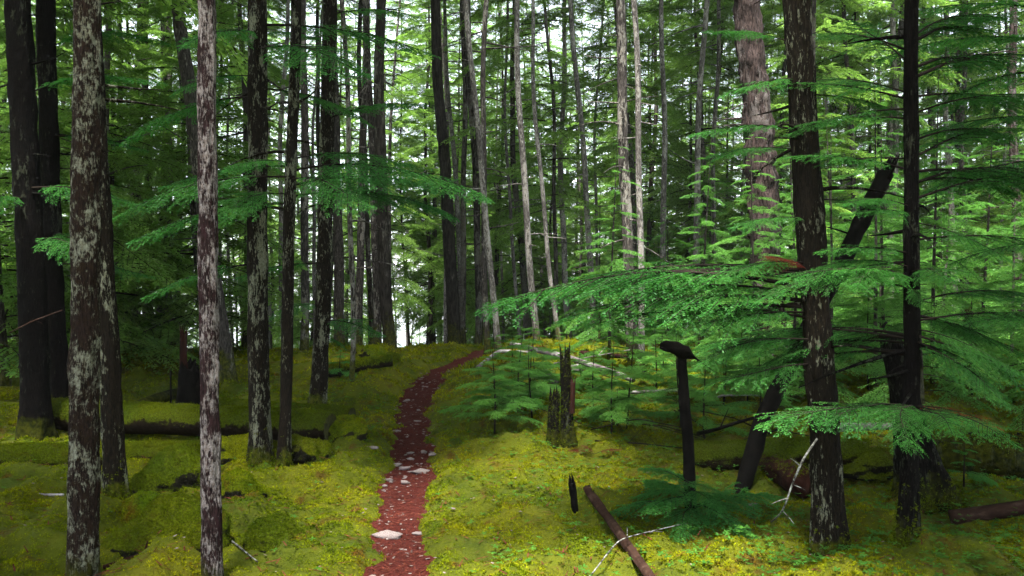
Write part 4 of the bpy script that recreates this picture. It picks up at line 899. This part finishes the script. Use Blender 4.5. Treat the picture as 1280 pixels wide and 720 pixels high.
# ------------------------------------------------------------------ stones
def stone_mesh(seed, flat=.45, elong=1.0):
    rg_ = np.random.default_rng(seed); u = np.linspace(0, 2*PI, 16, endpoint=False); v = np.linspace(0.05, PI-.05, 10)
    ct = np.cos(u)[None]*np.sin(v)[:, None]; st = np.sin(u)[None]*np.sin(v)[:, None]; cz = np.cos(v)[:, None]*np.ones((1, 16))
    k = 1 + .38*vnoise(ct*1.5 + seed*5, st*1.5, cz*1.5, seed) + .14*vnoise(ct*4 + seed, st*4, cz*4, seed+1)
    V = np.stack([ct*k*elong, st*k*.8, cz*k*flat], -1).reshape(-1, 3)
    idx = np.arange(160).reshape(10, 16); a, b = idx[:-1], idx[1:]; q_ = np.stack([np.roll(a, -1, 1), a, b, np.roll(b, -1, 1)], -1).reshape(-1, 4)
    me = mesh_np('stone', np.concatenate([V, [V[:16].mean(0), V[-16:].mean(0)]]), [q_, np.array([(160, j, (j+1) % 16) for j in range(16)] + [(161, 144+(j+1) % 16, 144+j) for j in range(16)])]); smooth(me, True); return me
SM = {}
for mk in ('stone', 'stone_dark'):
    for i in range(6): me = stone_mesh(500+i, .38 + .05*i, 1 + .12*(i % 3)); me.materials.append(M[mk]); SM[mk, i] = me
def stone(label, px, row, wpx, ang=0, mk='stone', group=None, i=0, flat=1.0, el=1.0, sink=.25):
    x, y = ground_at(px, row); s = wpx*y/F/2*(.82 if group is None and wpx > 30 else .66)
    inside = float(trail_d(x, y)) < .02
    z = float(trail_z(x, y)) if inside else gz(x, y) + .02
    o = bpy.data.objects.new('stone', SM[mk, i]); COL.objects.link(o); o.location = (x, y, z + s*.25*flat); o.rotation_euler = (R(rg.uniform(-14, 14)), R(rg.uniform(-14, 14)), R(ang))
    o.scale = (s*el, s/ math.sqrt(el)*.9, s*flat); return tag(o, label, 'stone', group)
named = [('long flat pinkish stone lying crosswise low on the trail', 484, 661, 36, -12, 'stone', 2, .7, 1.25), ('flat pale stone tilted at the moss edge across from the long stone', 522, 657, 17, 35, 'stone', 1, .8, 1.1),
 ('rounded grey-white stone, larger of two touching at the trail edge', 487, 594, 15, 0, 'stone', 0, 1.2, 1), ('small round white stone touching the rounded grey-white one', 481, 601, 10, 0, 'stone', 3, 1.2, 1), ('flat white slab on the edge of the trail above the touching pair', 494, 577, 18, 10, 'stone', 4, .8, 1.2),
 ('white stone lying alone in the moss just off the trail edge', 466, 575, 17, 5, 'stone', 1, .6, 1.2), ('pale sharp stone on the trail below the slabs', 507, 597, 14, 0, 'stone', 5, .9, 1.1), ('long dark-edged grey stone with a shadowed front set across the trail', 526, 585, 24, 14, 'stone', 2, .8, 1.3),
 ('bright white stone at the trail edge under the green moss', 540, 569, 13, 0, 'stone', 3, .9, 1.1), ('white pointed stone in the middle of the trail', 530, 560, 10, 0, 'stone', 5, 1.3, 1), ('wide pale stone in the trail middle beside the pointed one', 513, 561, 14, 0, 'stone', 0, .8, 1.2),
 ('dull dark stone half sunk in the trail', 513, 569, 13, 0, 'stone_dark', 2, .9, 1.1), ('grey flat stone beside the white slab', 506, 581, 18, -8, 'stone_dark', 4, .7, 1.2), ('small white stone low in the moss away from the trail', 592, 630, 9, 0, 'stone', 1, .7, 1.1),
 ('dull whitish stone set in moss by the trail edge, below the white ones', 566, 643, 9, 0, 'stone_dark', 3, .7, 1.1), ('white stone in the dark moss near the drooping lichen branch', 941, 634, 16, 0, 'stone', 4, .7, 1.1),
 ('pale stone at the bottom edge of the view beside the trail', 465, 713, 13, -15, 'stone', 2, .7, 1.2), ('broad whitish rock bridging the trail halfway to the bend', 522, 522, 12, 0, 'stone', 0, .6, 1.4), ('pale slab at the outer trail edge below the bend', 495, 535, 12, 0, 'stone', 5, .7, 1.4), ('pinkish flat rock on the trail just below the bend', 508, 497, 11, 0, 'stone', 2, .8, 1.2)]
for n_, (lab, px, row, w, an, mk, i, fl, el) in enumerate(named): stone(lab, px, row, w, an, mk, None, i, fl, el)
rows_t = [r for r, _, _ in TR][::-1]; cs_t = [c for _, c, _ in TR][::-1]; ws_t = [w for _, _, w in TR][::-1]
for k in range(130):
    row = 462 + 160*rg.random()**1.15 if k < 122 else rg.uniform(600, 718); c = np.interp(row, rows_t, cs_t); w = np.interp(row, rows_t, ws_t)
    px = c + w*rg.uniform(-.52, .52); y = depth_of_row(row); sz = rg.uniform(.018, .058)*(1 if row < 600 else .5); mk = 'stone' if rg.random() < .6 else 'stone_dark'
    lab = ('small pale stone among many scattered on the red trail' if mk == 'stone' else 'small dull grey-brown stone half buried in the red trail')
    stone(lab, px, row, sz*F/y, rg.uniform(-30, 30), mk, 'pale stones on the trail' if mk == 'stone' else 'dull stones in the trail', rg.randrange(6), rg.uniform(.6, 1.0), rg.uniform(1, 1.35))

# ------------------------------------------------------------------ withered sprigs, low herbs and litter
x, y = ground_at(742, 575)
t = thing('withered_sprig', 'withered reddish sprig lying in moss by the mossy double stump', 'sprig', (x, y, gz(x, y)))
for a in (0, 2.0, 3.4): put_branch(t, (x, y, gz(x, y)), (x, y, gz(x, y) + .05), (x + .26*math.cos(a), y + .22*math.sin(a), gz(x, y) + .10), R(12), 'near', 'leaf_red')
def herbs():
    r_ = np.random.default_rng(8); V = []
    for (cx, cy, sx, sy, n) in ((-1.9, 9.6, 1.1, 1.6, 900), (-1.0, 8.6, .5, .8, 250), (1.9, 4.7, 1.2, .6, 700), (3.2, 5.0, 1.2, .8, 1100), (.7, 7.3, .6, 1.2, 260), (2.2, 8, 1.5, 2.2, 1500), (1.0, 11, 1.0, 2, 500), (4.4, 6.4, 1.2, 1, 500)):
        x = r_.normal(cx, sx, n); y = r_.normal(cy, sy, n); k = (trail_d(x, y) > .15) & (y > 3.5); x, y = x[k], y[k]; n = len(x)
        z = G(x, y); h = r_.uniform(.02, .075, n); L_ = r_.uniform(.016, .034, n); a0 = r_.uniform(0, 6.3, n)
        for j in range(5):
            a = a0 + j*1.2566 + r_.normal(size=n)*.2; D = np.stack([np.cos(a), np.sin(a), r_.uniform(-.25, .35, n)], -1)
            P0 = np.stack([x, y, z + h], -1); s = np.stack([-np.sin(a), np.cos(a), 0*a], -1)
            V.append(np.stack([P0, P0 + D*L_[:, None]*.55 + s*L_[:, None]*.24, P0 + D*L_[:, None], P0 + D*L_[:, None]*.55 - s*L_[:, None]*.24], 1).reshape(-1, 3))
    V = np.concatenate(V); o = obj('ground_cover', smooth(mesh_np('ground_cover', V, [quads(V)]), False), M['cover']); o['kind'] = 'stuff'
herbs()
def bits(name, n, m, on_trail, lmin, lmax, wf, seed, ymax=12):
    r_ = np.random.default_rng(seed)
    y = r_.uniform(3.6, ymax, n)
    if on_trail: x = trail_x(y) + np.interp(y, _tyy, _tww)*r_.uniform(-1.05, 1.05, n); z = trail_z(x, y) + .012*vnoise(x*7, y*7, 0, 31) + .006*vnoise(x*30, y*30, 0, 32) + .004
    else:
        x = r_.uniform(-.68, .68, n)*y; k = trail_d(x, y) > .05; x, y = x[k], y[k]; z = G(x, y) + .015; n = len(x)
    a = r_.uniform(0, 6.3, n); L_ = r_.uniform(lmin, lmax, n)[:, None]; D = np.stack([np.cos(a), np.sin(a), r_.uniform(-.1, .35, n)], -1); s = np.stack([-np.sin(a), np.cos(a), r_.uniform(-.3, .3, n)], -1)
    P0 = np.stack([x, y, z], -1); w = L_*wf
    V = np.stack([P0 - s*w, P0 + D*L_ - s*w*.6, P0 + D*L_ + s*w*.7, P0 + s*w], 1).reshape(-1, 3)
    o = obj(name, smooth(mesh_np(name, V, [quads(V)]), False), M[m]); o['kind'] = 'stuff'
bits('needle_litter', 9000, 'litter_red', True, .012, .04, .10, 1)
bits('bark_litter', 420, 'litter', True, .008, .03, .35, 2)
bits('twig_litter', 5200, 'litter_red', False, .015, .08, .06, 3)
bits('leaf_litter', 700, 'litter', False, .008, .022, .4, 4)
